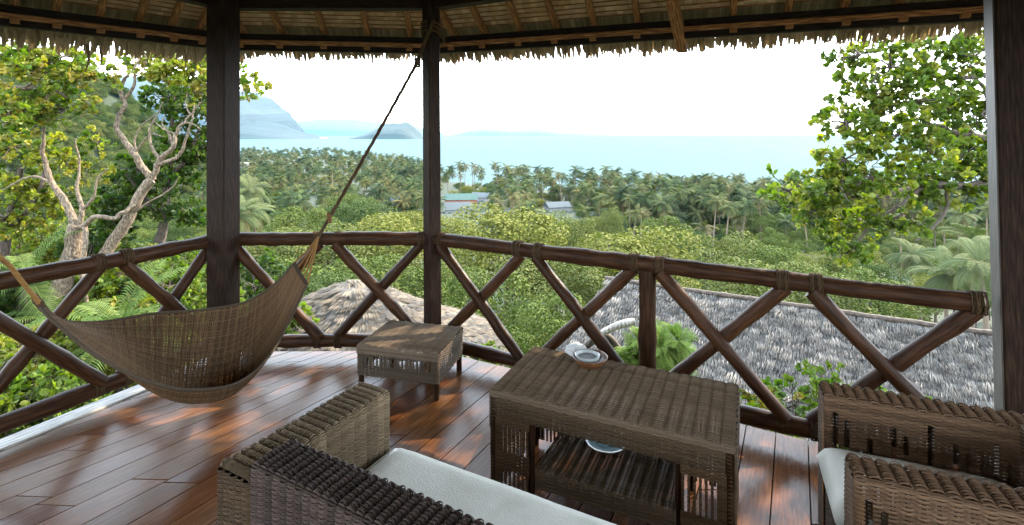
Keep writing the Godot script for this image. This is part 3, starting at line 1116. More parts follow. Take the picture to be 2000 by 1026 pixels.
	for sx in [-1.0, 1.0]:
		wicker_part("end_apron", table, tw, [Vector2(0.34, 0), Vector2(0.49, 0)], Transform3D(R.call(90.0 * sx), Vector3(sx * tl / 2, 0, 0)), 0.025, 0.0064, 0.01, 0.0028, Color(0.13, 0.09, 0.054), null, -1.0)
		for sz in [-1.0, 1.0]:
			var lg := table.to_global(Vector3(sx * (tl / 2 - 0.016), 0, sz * (tw / 2 - 0.016)))
			timber("leg", lg, lg + Vector3(0, 0.485, 0), 0.017, M.log, null, 0.003).reparent(table)
			var ig := table.to_global(Vector3(sx * (tl / 2 - 0.19), 0, sz * (tw / 2 - 0.02)))
			timber("inner_post", ig, ig + Vector3(0, 0.41, 0), 0.014, M.log, null, 0.003).reparent(table)
			# wrapped corner column and open stakes with two woven bands
			var open := func(t: float, j: int) -> bool:
				return t > 2.6 and absf(t - round(t)) < 0.14 and (j < 20 or (j > 30 and j < 46))
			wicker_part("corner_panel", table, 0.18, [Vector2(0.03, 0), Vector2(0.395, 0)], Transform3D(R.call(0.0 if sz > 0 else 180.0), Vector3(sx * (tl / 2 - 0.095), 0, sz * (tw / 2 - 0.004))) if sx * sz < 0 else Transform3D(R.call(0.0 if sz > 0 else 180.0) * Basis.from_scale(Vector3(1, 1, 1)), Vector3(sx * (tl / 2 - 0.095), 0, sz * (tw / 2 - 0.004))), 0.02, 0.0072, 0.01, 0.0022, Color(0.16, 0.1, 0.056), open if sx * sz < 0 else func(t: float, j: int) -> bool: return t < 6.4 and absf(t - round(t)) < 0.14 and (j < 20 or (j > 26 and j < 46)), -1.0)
			var br := Mb.new()
			var ap := bend([Vector3(sx * (tl / 2 - 0.19), 0.15, sz * (tw / 2 - 0.015)), Vector3(sx * (tl / 2 - 0.12), 0.185, sz * (tw / 2 - 0.012)), Vector3(sx * (tl / 2 - 0.02), 0.14, sz * (tw / 2 - 0.015))], 6)
			br.tube(ap, taper(ap.size(), 0.008, 0.008), 6, Color(0.12, 0.07, 0.035))
			obj("bent_brace", br.done(), M.wicker, table)
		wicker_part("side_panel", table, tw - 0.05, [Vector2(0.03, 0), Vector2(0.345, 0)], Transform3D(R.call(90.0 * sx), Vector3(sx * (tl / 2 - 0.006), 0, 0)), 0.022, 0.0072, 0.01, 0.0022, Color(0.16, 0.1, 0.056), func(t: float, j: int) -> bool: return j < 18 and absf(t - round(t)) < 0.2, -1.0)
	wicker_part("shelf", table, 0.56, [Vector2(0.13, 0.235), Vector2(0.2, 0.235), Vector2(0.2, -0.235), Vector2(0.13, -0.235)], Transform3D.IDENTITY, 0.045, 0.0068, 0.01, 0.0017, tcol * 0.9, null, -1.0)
	# ---- stool
	var sf := Vector2(0.545, -0.135).normalized()
	var st := thing("stool", "low square wicker stool by the middle railing", "stool", g3(Vector2(-0.652, 3.345)), atan2(sf.y, sf.x))
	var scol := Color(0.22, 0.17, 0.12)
	var sw := 0.545
	var sd := 0.45
	var gap := func(t: float, j: int) -> bool:
		var s := int(round(t))
		return absf(t - s) < 0.2 and s % 7 in [2, 3, 5, 6] and j > 9 and j < 17 + s % 3
	wicker_part("seat", st, sw, [Vector2(0.24, sd / 2), Vector2(0.286, sd / 2), Vector2(0.286, -sd / 2), Vector2(0.24, -sd / 2)], Transform3D.IDENTITY, 0.05, 0.0075, 0.015, 0.0017, scol, null, -1.0)
	for q in [[0.0, sw, sd / 2], [180.0, sw, sd / 2], [90.0, sd, sw / 2], [-90.0, sd, sw / 2]]:
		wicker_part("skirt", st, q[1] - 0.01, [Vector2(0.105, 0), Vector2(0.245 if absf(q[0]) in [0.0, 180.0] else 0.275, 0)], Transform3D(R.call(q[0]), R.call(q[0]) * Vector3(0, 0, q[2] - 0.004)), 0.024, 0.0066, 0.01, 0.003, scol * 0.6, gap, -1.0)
	for sx in [-1.0, 1.0]:
		for sz in [-1.0, 1.0]:
			var lg := st.to_global(Vector3(sx * (sw / 2 - 0.022), 0, sz * (sd / 2 - 0.022)))
			timber("leg", lg, lg + Vector3(0, 0.275, 0), 0.018, M.log, null, 0.003).reparent(st)
	# ---- on the table
	var bowl := thing("bowl", "small wooden bowl holding a pale ashtray on the table", "bowl", Vector3(0.37, 0.5035, -2.43))
	var bb := Mb.new()
	bb.lathe([[0.0, 0.0], [0.045, 0.0], [0.062, 0.012], [0.078, 0.032], [0.084, 0.046], [0.08, 0.047], [0.07, 0.03], [0.05, 0.014], [0.0, 0.012]], 32, Color.WHITE)
	obj("wooden_dish", bb.done(), M.bowl, bowl)
	bb = Mb.new()
	bb.lathe([[0.0, 0.0], [0.045, 0.0], [0.056, 0.016], [0.06, 0.03], [0.055, 0.033], [0.05, 0.03], [0.044, 0.018], [0.0, 0.015]], 32, Color.WHITE, Vector3(-0.012, 0.022, 0))
	var ash := thing("ashtray", "pale ceramic ashtray set inside the wooden bowl", "ashtray", bowl.position)
	obj("rim", bb.done(), M.ceramic, ash)
	bb = Mb.new()
	bb.lathe([[0.046, 0.0415], [0.0, 0.043]], 24, Color.WHITE, Vector3(-0.012, 0.0, 0))
	obj("ash", bb.done(), M.ash, ash)
	var cl := thing("folded_cloth", "small folded white cloth behind the wooden bowl", "cloth", Vector3(0.315, 0.504, -2.555), 0.5)
	var cm := cushion_mesh(0.085, 0.02, 0.07, 0.008)
	obj("upper_fold", cm, M.linen, cl, Transform3D(R.call(12.0), Vector3(0.004, 0.029, 0)))
	obj("lower_fold", cm, M.linen, cl, Transform3D(Basis.IDENTITY, Vector3(0, 0.012, 0)))
	var pl := thing("plate", "dark teal plate with a pale rim on the lower shelf", "plate", Vector3(0.425, 0.2035, -2.31))
	bb = Mb.new()
	bb.lathe([[0.0, 0.0], [0.05, 0.0], [0.09, 0.012], [0.088, 0.016], [0.05, 0.006], [0.0, 0.005]], 36, Color.WHITE)
	obj("dish", bb.done(), M.teal, pl)
	bb = Mb.new()
	bb.lathe([[0.088, 0.0115], [0.0935, 0.0145], [0.0925, 0.018], [0.084, 0.0165]], 36, Color.WHITE)
	obj("rim", bb.done(), M.ceramic, pl)


# ------------------------------------------------------------------ hammock
func hammock():
	# stations along the net: far edge, near edge and lowest point, with their distances
	var far_e := [[82, 594, 2.3], [120, 626, 2.45], [200, 629, 2.66], [300, 613, 2.84], [400, 605, 3.0], [480, 590, 3.14], [540, 552, 3.24], [574, 514, 3.3]]
	var low_e := [[81, 598, 2.28], [130, 634, 2.3], [222, 694, 2.42], [300, 757, 2.56], [375, 779, 2.72], [458, 757, 2.9], [532, 664, 3.1], [586, 536, 3.27]]
	var near_e := [[80, 602, 2.26], [105, 628, 2.2], [190, 697, 2.2], [300, 750, 2.32], [385, 762, 2.5], [470, 745, 2.7], [535, 682, 2.98], [600, 556, 3.24]]
	var fe := []
	var le := []
	var ne := []
	for i in 8:
		fe.append(spot(far_e[i][0], far_e[i][1], far_e[i][2]))
		le.append(spot(low_e[i][0], low_e[i][1], low_e[i][2]))
		ne.append(spot(near_e[i][0], near_e[i][1], near_e[i][2]))
	var F := bend(fe, 12)
	var B := bend(le, 12)
	var N := bend(ne, 12)
	var ham := thing("hammock", "small woven grey-brown net hammock slung across the deck corner", "hammock", Vector3(B[48].x, 0.0, B[48].z))
	var o := ham.position
	var at := func(i: int, t: float) -> Vector3:
		var ctrl: Vector3 = B[i] * 2.0 - (F[i] + N[i]) * 0.5
		ctrl = B[i].lerp(ctrl, 0.75)
		return F[i].lerp(ctrl, t).lerp(ctrl.lerp(N[i], t), t) - o
	var m := F.size()
	var net := Mb.new()
	var col := Color(0.13, 0.082, 0.046)
	var K := 66
	for k in K + 1:
		var t := float(k) / K
		var p := PackedVector3Array()
		var r := PackedFloat32Array()
		for i in m:
			p.append(at.call(i, clampf(t + noise.get_noise_2d(i * 6.0, k * 30.0) * 0.006, 0, 1)))
			r.append(0.0037)
		net.tube(p, r, 4, shade(col, 0.6, 1.3), false)
	for s in 215:
		var f := (s + 0.5) / 215.0 * (m - 1) + rr(-0.12, 0.12)
		var i := mini(int(f), m - 2)
		var q := f - i
		var p := PackedVector3Array()
		for k in 25:
			var t := k / 24.0
			p.append(at.call(i, t).lerp(at.call(i + 1, t), q) + Vector3(0, 0.002 * (1 if (k + s) % 2 else -1), 0))
		net.tube(p, taper(25, 0.0034, 0.0034), 4, shade(col, 0.55, 1.25), false)
	obj("woven_net", net.done(), M.rope, ham).set_meta("kind", "stuff")
	for e in 2:
		var b := Mb.new()
		var p := PackedVector3Array()
		for i in m:
			p.append(at.call(i, float(e)))
		b.tube(p, taper(m, 0.008, 0.008), 7, Color(0.07, 0.052, 0.036))
		obj("edge_cord", b.done(), M.rope, ham)
	var bar := Mb.new()
	var p2 := PackedVector3Array()
	for k in 13:
		p2.append(at.call(m - 1, k / 12.0))
	bar.tube(p2, taper(13, 0.012, 0.012), 8, Color(0.05, 0.038, 0.03))
	obj("end_cord", bar.done(), M.rope, ham)
	# suspension: strands gather to a knot, then a rope up to the middle post
	var tan_ := Color(0.3, 0.17, 0.06)
	var knot := spot(622, 462, 3.34)
	var top := spot(815, 122, 3.62)
	for k in 5:
		var b := Mb.new()
		var a: Vector3 = at.call(m - 1, k / 4.0) + o
		var p := bend([a - o, a.lerp(knot, 0.5) + Vector3(0, -0.01, 0.004 * (k - 2)) - o, knot - o], 5)
		b.tube(p, taper(p.size(), 0.006, 0.006), 5, shade(tan_ * 0.75, 0.7, 1.1), false)
		obj("suspension_cord", b.done(), M.rope, ham)
	var rope := func(pts: Array, r: float, c: Color):
		var b := Mb.new()
		var p := PackedVector3Array()
		for q in bend(pts, 14):
			p.append(q - o)
		for s in 3:
			var q := PackedVector3Array()
			for i in p.size():
				var an := i * 0.9 + s * TAU / 3
				q.append(p[i] + Vector3(cos(an), 0.15, sin(an)) * r * 0.55)
			b.tube(q, taper(q.size(), r * 0.62, r * 0.62), 5, shade(c, 0.75, 1.1), false)
		obj("rope", b.done(), M.rope, ham)
	rope.call([knot, knot.lerp(top, 0.3) + Vector3(0, -0.008, 0), knot.lerp(top, 0.65) + Vector3(0, -0.008, 0), top], 0.0115, Color(0.07, 0.045, 0.026))
	rope.call([top, spot(826, 92, 3.62), spot(838, 62, 3.61), spot(846, 40, 3.6)], 0.014, Color(0.1, 0.065, 0.035))
	var kn := Mb.new()
	for k in 4:
		var p := PackedVector3Array()
		for i in 11:
			var an := TAU * i / 10.0
			p.append(top - o + Vector3(cos(an) * 0.017, (k - 1.5) * 0.014 + sin(an + k) * 0.008, sin(an) * 0.017))
		kn.tube(p, taper(11, 0.009, 0.009), 5, Color(0.08, 0.05, 0.03))
	obj("knot", kn.done(), M.rope, ham)
	kn = Mb.new()
	for k in 5:
		var p := PackedVector3Array()
		var c0 := knot.lerp(top, 0.10)
		for i in 11:
			var an := TAU * i / 10.0
			p.append(c0 - o + Vector3(cos(an) * 0.012, (k - 2) * 0.012 + cos(an) * -0.008, sin(an) * 0.012))
		kn.tube(p, taper(11, 0.006, 0.006), 5, Color(0.16, 0.09, 0.04))
	obj("knot", kn.done(), M.rope, ham)
	# left end
	var lk: Vector3 = at.call(0, 0.5) + o
	rope.call([lk, spot(48, 558, 2.2), spot(20, 522, 2.12), spot(-30, 470, 2.0), spot(-260, 190, 1.75), g3(LE, 2.3) + Vector3(0.1, 0, 0.05)], 0.0095, tan_)
	var ring := Mb.new()
	for k in 5:
		var p := PackedVector3Array()
		for i in 11:
			var an := TAU * i / 10.0
			p.append(lk - o + Vector3(cos(an) * 0.018 - k * 0.008, sin(an) * 0.018 + k * 0.009, cos(an) * 0.012))
		ring.tube(p, taper(11, 0.008, 0.008), 5, Color(0.07, 0.045, 0.03))
	obj("knot", ring.done(), M.rope, ham)


# ------------------------------------------------------------------ neighbouring roofs
func tuft_mesh(seed_: int, ln: float, w: float, blades: int) -> ArrayMesh:
	var b := Mb.new()
	rng.seed = seed_
	for k in blades:
		var x := rr(-w, w)
		var s := rr(-0.22, 0.22)
		var up := rr(0.008, 0.03)
		var q := ln * rr(0.7, 1.2)
		var bw := rr(0.0015, 0.0035)
		var a := Vector3(x, 0.0, 0)
		var m := Vector3(x + s * q * 0.3, up, q * 0.55)
		var t := Vector3(x + s * q * 0.7, up * 0.5 + rr(-0.02, 0.03), q)
		var c := shade(Color.WHITE, 0.55, 1.0)
		var side := Vector3(bw, rr(-0.006, 0.006), 0)
		b.quad(a - side, m - side, m + side, a + side, c)
		b.tri(m - side, t, m + side, c)
	return b.done()


func thatch_slope(root: Node3D, a: Vector3, c: Vector3, d: Vector3, e: Vector3, rows: float, gapx: float, tints: Array, meshes: Array, rough: float):
	# a-c the ridge, e-d the eave
	var o := root.position
	var b := Mb.new()
	b.quad(a - o, e - o, d - o, c - o, Color(tints[0].r * 0.6, tints[0].g * 0.6, tints[0].b * 0.6))
	obj("thatch_bed", b.done(), M.straw, root)
	var nr := int(a.distance_to(e) / rows)
	var pl := []
	for v in meshes.size():
		pl.append([])
	for r in nr + 1:
		var t := float(r) / nr
		var l := a.lerp(e, t)
		var q := c.lerp(d, t)
		var x := (q - l).normalized()
		var down := (e - a).normalized()
		var up := down.cross(x).normalized()
		if up.y < 0:
			up = -up
		var n := int(l.distance_to(q) / gapx)
		for i in n + 1:
			var p := l.lerp(q, (i + rr(-0.4, 0.4)) / maxf(1, n)) + down * rr(-rows, rows) * 0.22 + up * rr(0.0, rough * 0.6)
			var bas := Basis(x, up, x.cross(up))
			if bas.z.dot(down) < 0:
				bas = Basis(-x, up, (-x).cross(up))
			bas = bas * Basis(Vector3.UP, rr(-0.22, 0.22)) * Basis(Vector3.RIGHT, rr(-0.2, 0.05))
			pl[rng.randi_range(0, meshes.size() - 1)].append(Transform3D(bas.scaled(Vector3.ONE * rr(0.7, 1.25)), p - o))
	var tn := []
	for i in 97:
		tn.append(shade(tints[rng.randi_range(0, tints.size() - 1)], 0.65, 1.2))
	for v in meshes.size():
		many("thatch_tufts", meshes[v], M.straw, pl[v], tn, root)


func neighbours():
	var tufts := [tuft_mesh(11, 0.17, 0.05, 30), tuft_mesh(12, 0.2, 0.055, 30), tuft_mesh(13, 0.14, 0.05, 26)]
	rng.seed = 77
	# long grey roof down the slope on the right
	var r0 := spot(1192, 548, 9.6)
	var r1 := spot(1960, 648, 6.9)
	r1.y = r0.y
	var ax := (r1 - r0).normalized()
	r1 = r0 + ax * 8.5
	var out := Vector3(-ax.z, 0, ax.x)
	if out.z < 0:
		out = -out
	var drop := Vector3(0, -1.75, 0)
	var g := thing("grey_thatched_house", "neighbouring house with long shaggy grey thatch roof, right of the deck", "house", Vector3(r0.x, ground(r0.x, r0.z), r0.z))
	var grey := [Color(0.23, 0.206, 0.185), Color(0.16, 0.147, 0.135), Color(0.31, 0.275, 0.24)]
	thatch_slope(g, r0, r1, r1 + out * 2.5 + drop + ax * 0.5, r0 + out * 2.5 + drop - ax * 0.9, 0.085, 0.05, grey, tufts, 0.04)
	thatch_slope(g, r1, r0, r0 - out * 2.5 + drop - ax * 0.9, r1 - out * 2.5 + drop + ax * 0.5, 0.3, 0.3, grey, tufts, 0.03)
	var o := g.position
	timber("ridge_pole", r0 - ax * 0.1 + Vector3(0, 0.03, 0), r1 + Vector3(0, 0.03, 0), 0.04, M.dark_bark, g, 0.02)
	var wall := Mb.new()
	var c0 := (r0 + r1) * 0.5
	var hgt := r0.y - 1.3 - o.y
	wall.box(Transform3D(Basis(ax, Vector3.UP, ax.cross(Vector3.UP)), Vector3(c0.x - o.x, hgt / 2 - 0.2, c0.z - o.z)), Vector3(8.0, maxf(hgt, 0.5) + 0.4, 3.6), 0.02, Color.WHITE)
	obj("wall", wall.done(), M.dark_bark, g)
	# conical beige roof beyond the middle railing
	var ap := spot(690, 556, 12.0)
	var h := thing("round_thatched_hut", "round hut with a smooth beige thatch roof below the middle railing", "hut", Vector3(ap.x + 0.3, ground(ap.x, ap.z), ap.z))
	o = h.position
	var b := Mb.new()
	var nseg := 420
	var prof := [[0.02, 0.0], [0.35, -0.05], [0.75, -0.24], [1.3, -0.56], [2.1, -0.98], [3.1, -1.4], [3.3, -1.55]]
	for i in nseg:
		var a0 := TAU * i / nseg
		var a1 := TAU * (i + 1.25) / nseg
		var cc := shade(Color(0.155, 0.122, 0.09).lerp(Color(0.095, 0.086, 0.077), clampf(0.5 + noise.get_noise_2d(cos(a0) * 90.0, sin(a0) * 90.0) * 1.4, 0, 1)), 0.92, 1.05)
		for k in prof.size() - 1:
			var lift := rr(0.0, 0.004)
			var p := []
			for q in [[a0, k], [a1, k], [a1, k + 1], [a0, k + 1]]:
				var rad: float = prof[q[1]][0]
				p.append(ap - o + Vector3(cos(q[0]) * rad * 1.12 - 0.25 * (1.0 if false else 0.0), prof[q[1]][1] + lift, sin(q[0]) * rad * 0.9))
			b.quad(p[3], p[2], p[1], p[0], cc if k % 2 == 0 else shade(cc, 0.9, 1.08))
	obj("thatch_cone", b.done(), M.straw, h)
	var straws := [[], []]
	for i in 3200:
		var an := rr(0, TAU)
		var rad := 3.25 * sqrt(rr(0.01, 1.0))
		var k := 0
		while k < prof.size() - 2 and prof[k + 1][0] < rad:
			k += 1
		var f: float = (rad - prof[k][0]) / (prof[k + 1][0] - prof[k][0])
		var hh_: float = lerpf(prof[k][1], prof[k + 1][1], f)
		var dn := Vector3(cos(an) * 1.12, (prof[k + 1][1] - prof[k][1]) / (prof[k + 1][0] - prof[k][0]), sin(an) * 0.9).normalized()
		var tg := Vector3(-sin(an), 0, cos(an))
		var up := dn.cross(tg).normalized()
		if up.y < 0:
			up = -up
		var xx := up.cross(dn)
		straws[i % 2].append(Transform3D((Basis(xx, up, dn) * Basis(Vector3.UP, rr(-0.15, 0.15))).scaled(Vector3(0.9, 0.3, 1.2) * rr(1.0, 1.7)), ap - o + Vector3(cos(an) * rad * 1.12, hh_ + 0.008, sin(an) * rad * 0.9)))
	for k in 2:
		many("loose_straw", tufts[k], M.straw, straws[k], [Color(0.2, 0.155, 0.11), Color(0.14, 0.12, 0.1), Color(0.24, 0.19, 0.14), Color(0.17, 0.14, 0.11), Color(0.12, 0.105, 0.09)], h)
	var cap := Mb.new()
	for k in 40:
		var an := rr(0, TAU)
		var p := PackedVector3Array([ap - o + Vector3(rr(-0.16, 0.16), 0.08, rr(-0.05, 0.05)), ap - o + Vector3(cos(an) * 0.3, -0.06, sin(an) * 0.22), ap - o + Vector3(cos(an) * 0.55, -0.22, sin(an) * 0.42)])
		cap.tube(p, PackedFloat32Array([0.04, 0.035, 0.012]), 5, shade(Color(0.15, 0.12, 0.09), 0.8, 1.1))
	obj("thatch_cap", cap.done(), M.straw, h)
	var hw := Mb.new()
	var hh := ap.y - 1.6 - o.y
	hw.lathe([[2.5, -0.3], [2.5, maxf(hh, 0.4)]], 24, Color.WHITE, Vector3(ap.x - o.x, 0, 0))
	obj("wall", hw.done(), M.dark_bark, h)
	# bent timbers below the railing
	var dl := thing("bent_timber", "dark bent timber arch below the right railing", "timber", spot(1200, 760, 5.2))
	var tb := Mb.new()
	var pts := []
	for q in [[1120, 700], [1150, 672], [1178, 656], [1200, 672], [1214, 700], [1224, 740], [1232, 800]]:
		pts.append(spot(q[0], q[1], 5.2) - dl.position)
	pts.append(Vector3(0.25, ground(1.1, -5.2) - dl.position.y - 0.1, 0))
	var bp := bend(pts, 6)
	tb.tube(bp, taper(bp.size(), 0.035, 0.05), 10, Color.WHITE)
	obj("arch", tb.done(), M.dark_bark, dl)
	var wl := thing("driftwood_limb", "pale bleached curved limb resting on the dark arch", "driftwood", spot(1180, 655, 5.1))
	tb = Mb.new()
	pts = []
	for q in [[1158, 664], [1180, 649], [1205, 637], [1225, 631], [1239, 630]]:
		pts.append(spot(q[0], q[1], 5.15) - wl.position)
	bp = bend(pts, 5)
	tb.tube(bp, taper(bp.size(), 0.03, 0.042), 10, Color.WHITE)
	obj("limb", tb.done(), M.bleached, wl)


# ------------------------------------------------------------------ foliage prototypes
func crown_mesh(seed_: int, rad: float, high: float, lobes: int, count: int, size: float, ca: Color, cb: Color) -> ArrayMesh:
	rng.seed = seed_
	var b := Mb.new()
	var cen := []
	for k in lobes:
		var an := rr(0, TAU)
		var q := sqrt(rng.randf()) * 0.72
		var y := rr(0.12, 1.0) * (1.0 - q * q * 0.75)
		cen.append([Vector3(cos(an) * q * rad, y * high * 0.82, sin(an) * q * rad), rad * rr(0.26, 0.42)])
	for i in count:
		var L: Array = cen[rng.randi_range(0, lobes - 1)]
		var d := Vector3(rng.randfn(), rng.randfn() * 0.8 + 0.35, rng.randfn()).normalized()
		var k := 0.72 + 0.36 * sqrt(rng.randf())
		var p: Vector3 = L[0] + d * L[1] * k * Vector3(1, 0.8, 1)
		var inside := false
		for o in cen:
			if o != L and ((p - o[0]) / Vector3(1, 0.8, 1)).length() < o[1] * 0.7:
				inside = true
				break
		if inside:
			continue
		var nn := (d + Vector3(rng.randfn(), rng.randfn(), rng.randfn()) * 0.5).normalized()
		var u := nn.cross(Vector3(rng.randfn(), rng.randfn(), rng.randfn())).normalized()
		var w := nn.cross(u)
		var s := size * rr(0.55, 1.3)
		var col := shade(ca.lerp(cb, rng.randf()), 0.7, 1.2)
		b.quad(p - u * s, p - w * s * 0.55 + nn * s * 0.12, p + u * s, p + w * s * 0.55 + nn * s * 0.12, col)
	return b.done()


func palm_crown(seed_: int, fronds: int, ln: float, leaflets: int, lw: float, ca: Color, cb: Color, stiff := 0.0) -> ArrayMesh:
	rng.seed = seed_
	var b := Mb.new()
	for f in fronds:
		var an := TAU * f / fronds * 2.4 + rr(-0.25, 0.25)
		var rise := lerpf(1.25, -0.75, pow(float(f) / fronds, 0.8)) + rr(-0.15, 0.15)
		var L := ln * rr(0.8, 1.1)
		var dir := Vector3(cos(an), 0, sin(an))
		var side := dir.cross(Vector3.UP)
		var col := shade(ca.lerp(cb, rng.randf()), 0.75, 1.2)
		if rise < -0.45 and stiff < 0.1:
			col = col.lerp(Color(0.22, 0.16, 0.08), rr(0.0, 0.6))
		var pts := PackedVector3Array()
		var p := Vector3.ZERO
		var ang := rise
		var n := 9
		for i in n + 1:
			pts.append(p)
			p += (dir * cos(ang) + Vector3.UP * sin(ang)) * L / n
			ang -= (0.19 - stiff * 0.1) * (0.4 + 1.1 * i / n)
		b.tube(pts, taper(n + 1, ln * 0.011, ln * 0.003), 3, col * 0.9, false)
		for k in leaflets:
			var t := 0.08 + 0.92 * (k + 0.5) / leaflets
			var fi := t * n
			var i := mini(int(fi), n - 1)
			var base := pts[i].lerp(pts[i + 1], fi - i)
			var tg := (pts[i + 1] - pts[i]).normalized()
			var ll := L * 0.27 * sin(PI * (0.12 + 0.82 * t)) * rr(0.85, 1.15)
			for sd in [-1.0, 1.0]:
				var up := side.cross(tg)
				var o: Vector3 = (side * sd * 0.85 + tg * 0.55 + up * (0.15 if stiff > 0.1 else -0.1)).normalized()
				var tip: Vector3 = base + o * ll + Vector3.DOWN * ll * (0.42 - stiff * 0.3)
				var mid: Vector3 = base + o * ll * 0.5
				var wv: Vector3 = tg * lw
				b.quad(base - wv * 0.5, mid - wv, mid + wv, base + wv * 0.5, col)
				b.tri(mid - wv, tip, mid + wv, col)
	return b.done()


func spray_mesh(seed_: int, leaves: int, ln: float, wd: float) -> ArrayMesh:
	rng.seed = seed_
	var b := Mb.new()
	var tip := Vector3(0, 0, ln * 1.5)
	b.tube(PackedVector3Array([Vector3(0, -0.02, -ln * 1.2), Vector3(0, 0.0, 0), tip]), PackedFloat32Array([0.006, 0.005, 0.002]), 4, Color(0.5, 0.42, 0.3), false)
	for k in leaves:
		var t := rng.randf()
		var an := k * 2.4 + rr(-0.4, 0.4)
		var base := Vector3(0, 0, -ln * 0.3).lerp(tip, sqrt(t))
		var d := Vector3(cos(an) * 0.9, rr(-0.35, 0.45), sin(an) * 0.5 + 0.65).normalized()
		var up := Vector3(rng.randfn(), rng.randfn() * 0.8 + 0.5, rng.randfn()).normalized()
		var col := shade(Color(0.9, 1.0, 0.8).lerp(Color(1.35, 1.15, 0.75), pow(rng.randf(), 2.0)), 0.75, 1.15)
		b.leaf(base, d, up, ln * rr(0.75, 1.2), wd * rr(0.8, 1.15), col)
	return b.done()


func make_foliage():
	var g := [[Color(0.115, 0.13, 0.03), Color(0.175, 0.175, 0.045)], [Color(0.065, 0.095, 0.026), Color(0.115, 0.14, 0.038)], [Color(0.085, 0.11, 0.035), Color(0.14, 0.15, 0.048)], [Color(0.04, 0.068, 0.022), Color(0.075, 0.1, 0.032)]]
	for k in 4:
		bushes.append([])
		for v in 2:
			bushes[k].append(crown_mesh(100 + k * 10 + v, 4.0, 6.0, 26 + v * 8, 16000, 0.115, g[k][0], g[k][1]))
	var tone := [[Color(0.035, 0.055, 0.024), Color(0.075, 0.1, 0.036)], [Color(0.055, 0.07, 0.026), Color(0.12, 0.125, 0.045)], [Color(0.03, 0.046, 0.022), Color(0.065, 0.085, 0.034)], [Color(0.045, 0.065, 0.024), Color(0.1, 0.115, 0.04)], [Color(0.06, 0.07, 0.03), Color(0.14, 0.125, 0.05)]]
	for v in 5:
		palms.append(palm_crown(200 + v, [24, 18, 27, 21, 15][v], [3.9, 3.5, 4.2, 3.7, 3.3][v], 18, 0.07, tone[v][0], tone[v][1]))
	for v in 3:
		palms.append(palm_crown(220 + v, 26, 3.6, 44, 0.028, Color(0.06, 0.085, 0.034), Color(0.12, 0.14, 0.055)))
	for v in 6:
		sprays.append(spray_mesh(300 + v, 10, 0.085, 0.075))
	rng.seed = 99


func whereabouts(x: float) -> String:
	if x < 640:
		return "right of the left post"
	if x < 830:
		return "left of the middle post"
	if x < 1040:
		return "right of the middle post"
	if x < 1272:
		return "left of the railing's centre post"
	if x < 1520:
		return "right of the railing's centre post"
	return "behind the overhanging branches"


func palm(called: String, label: String, at: Vector3, high: float, v: int, scale: float, group := "") -> Node3D:
	var o := thing(called, label, "palm tree", at, rr(0, TAU), group)
	var b := Mb.new()
	var lean := Vector3(rr(-0.12, 0.12), 0, rr(-0.12, 0.12)) * high
	var p := bend([Vector3(0, -0.5, 0), lean * 0.35 + Vector3(0, high * 0.5, 0), lean + Vector3(0, high, 0)], 5)
	b.tube(p, taper(p.size(), 0.2, 0.11), 6, Color.WHITE)
	obj("trunk", b.done(), M.bark, o)
	obj("crown", palms[v], M.frond, o, Transform3D(Basis.IDENTITY.scaled(Vector3.ONE * scale), p[-1]))
	return o


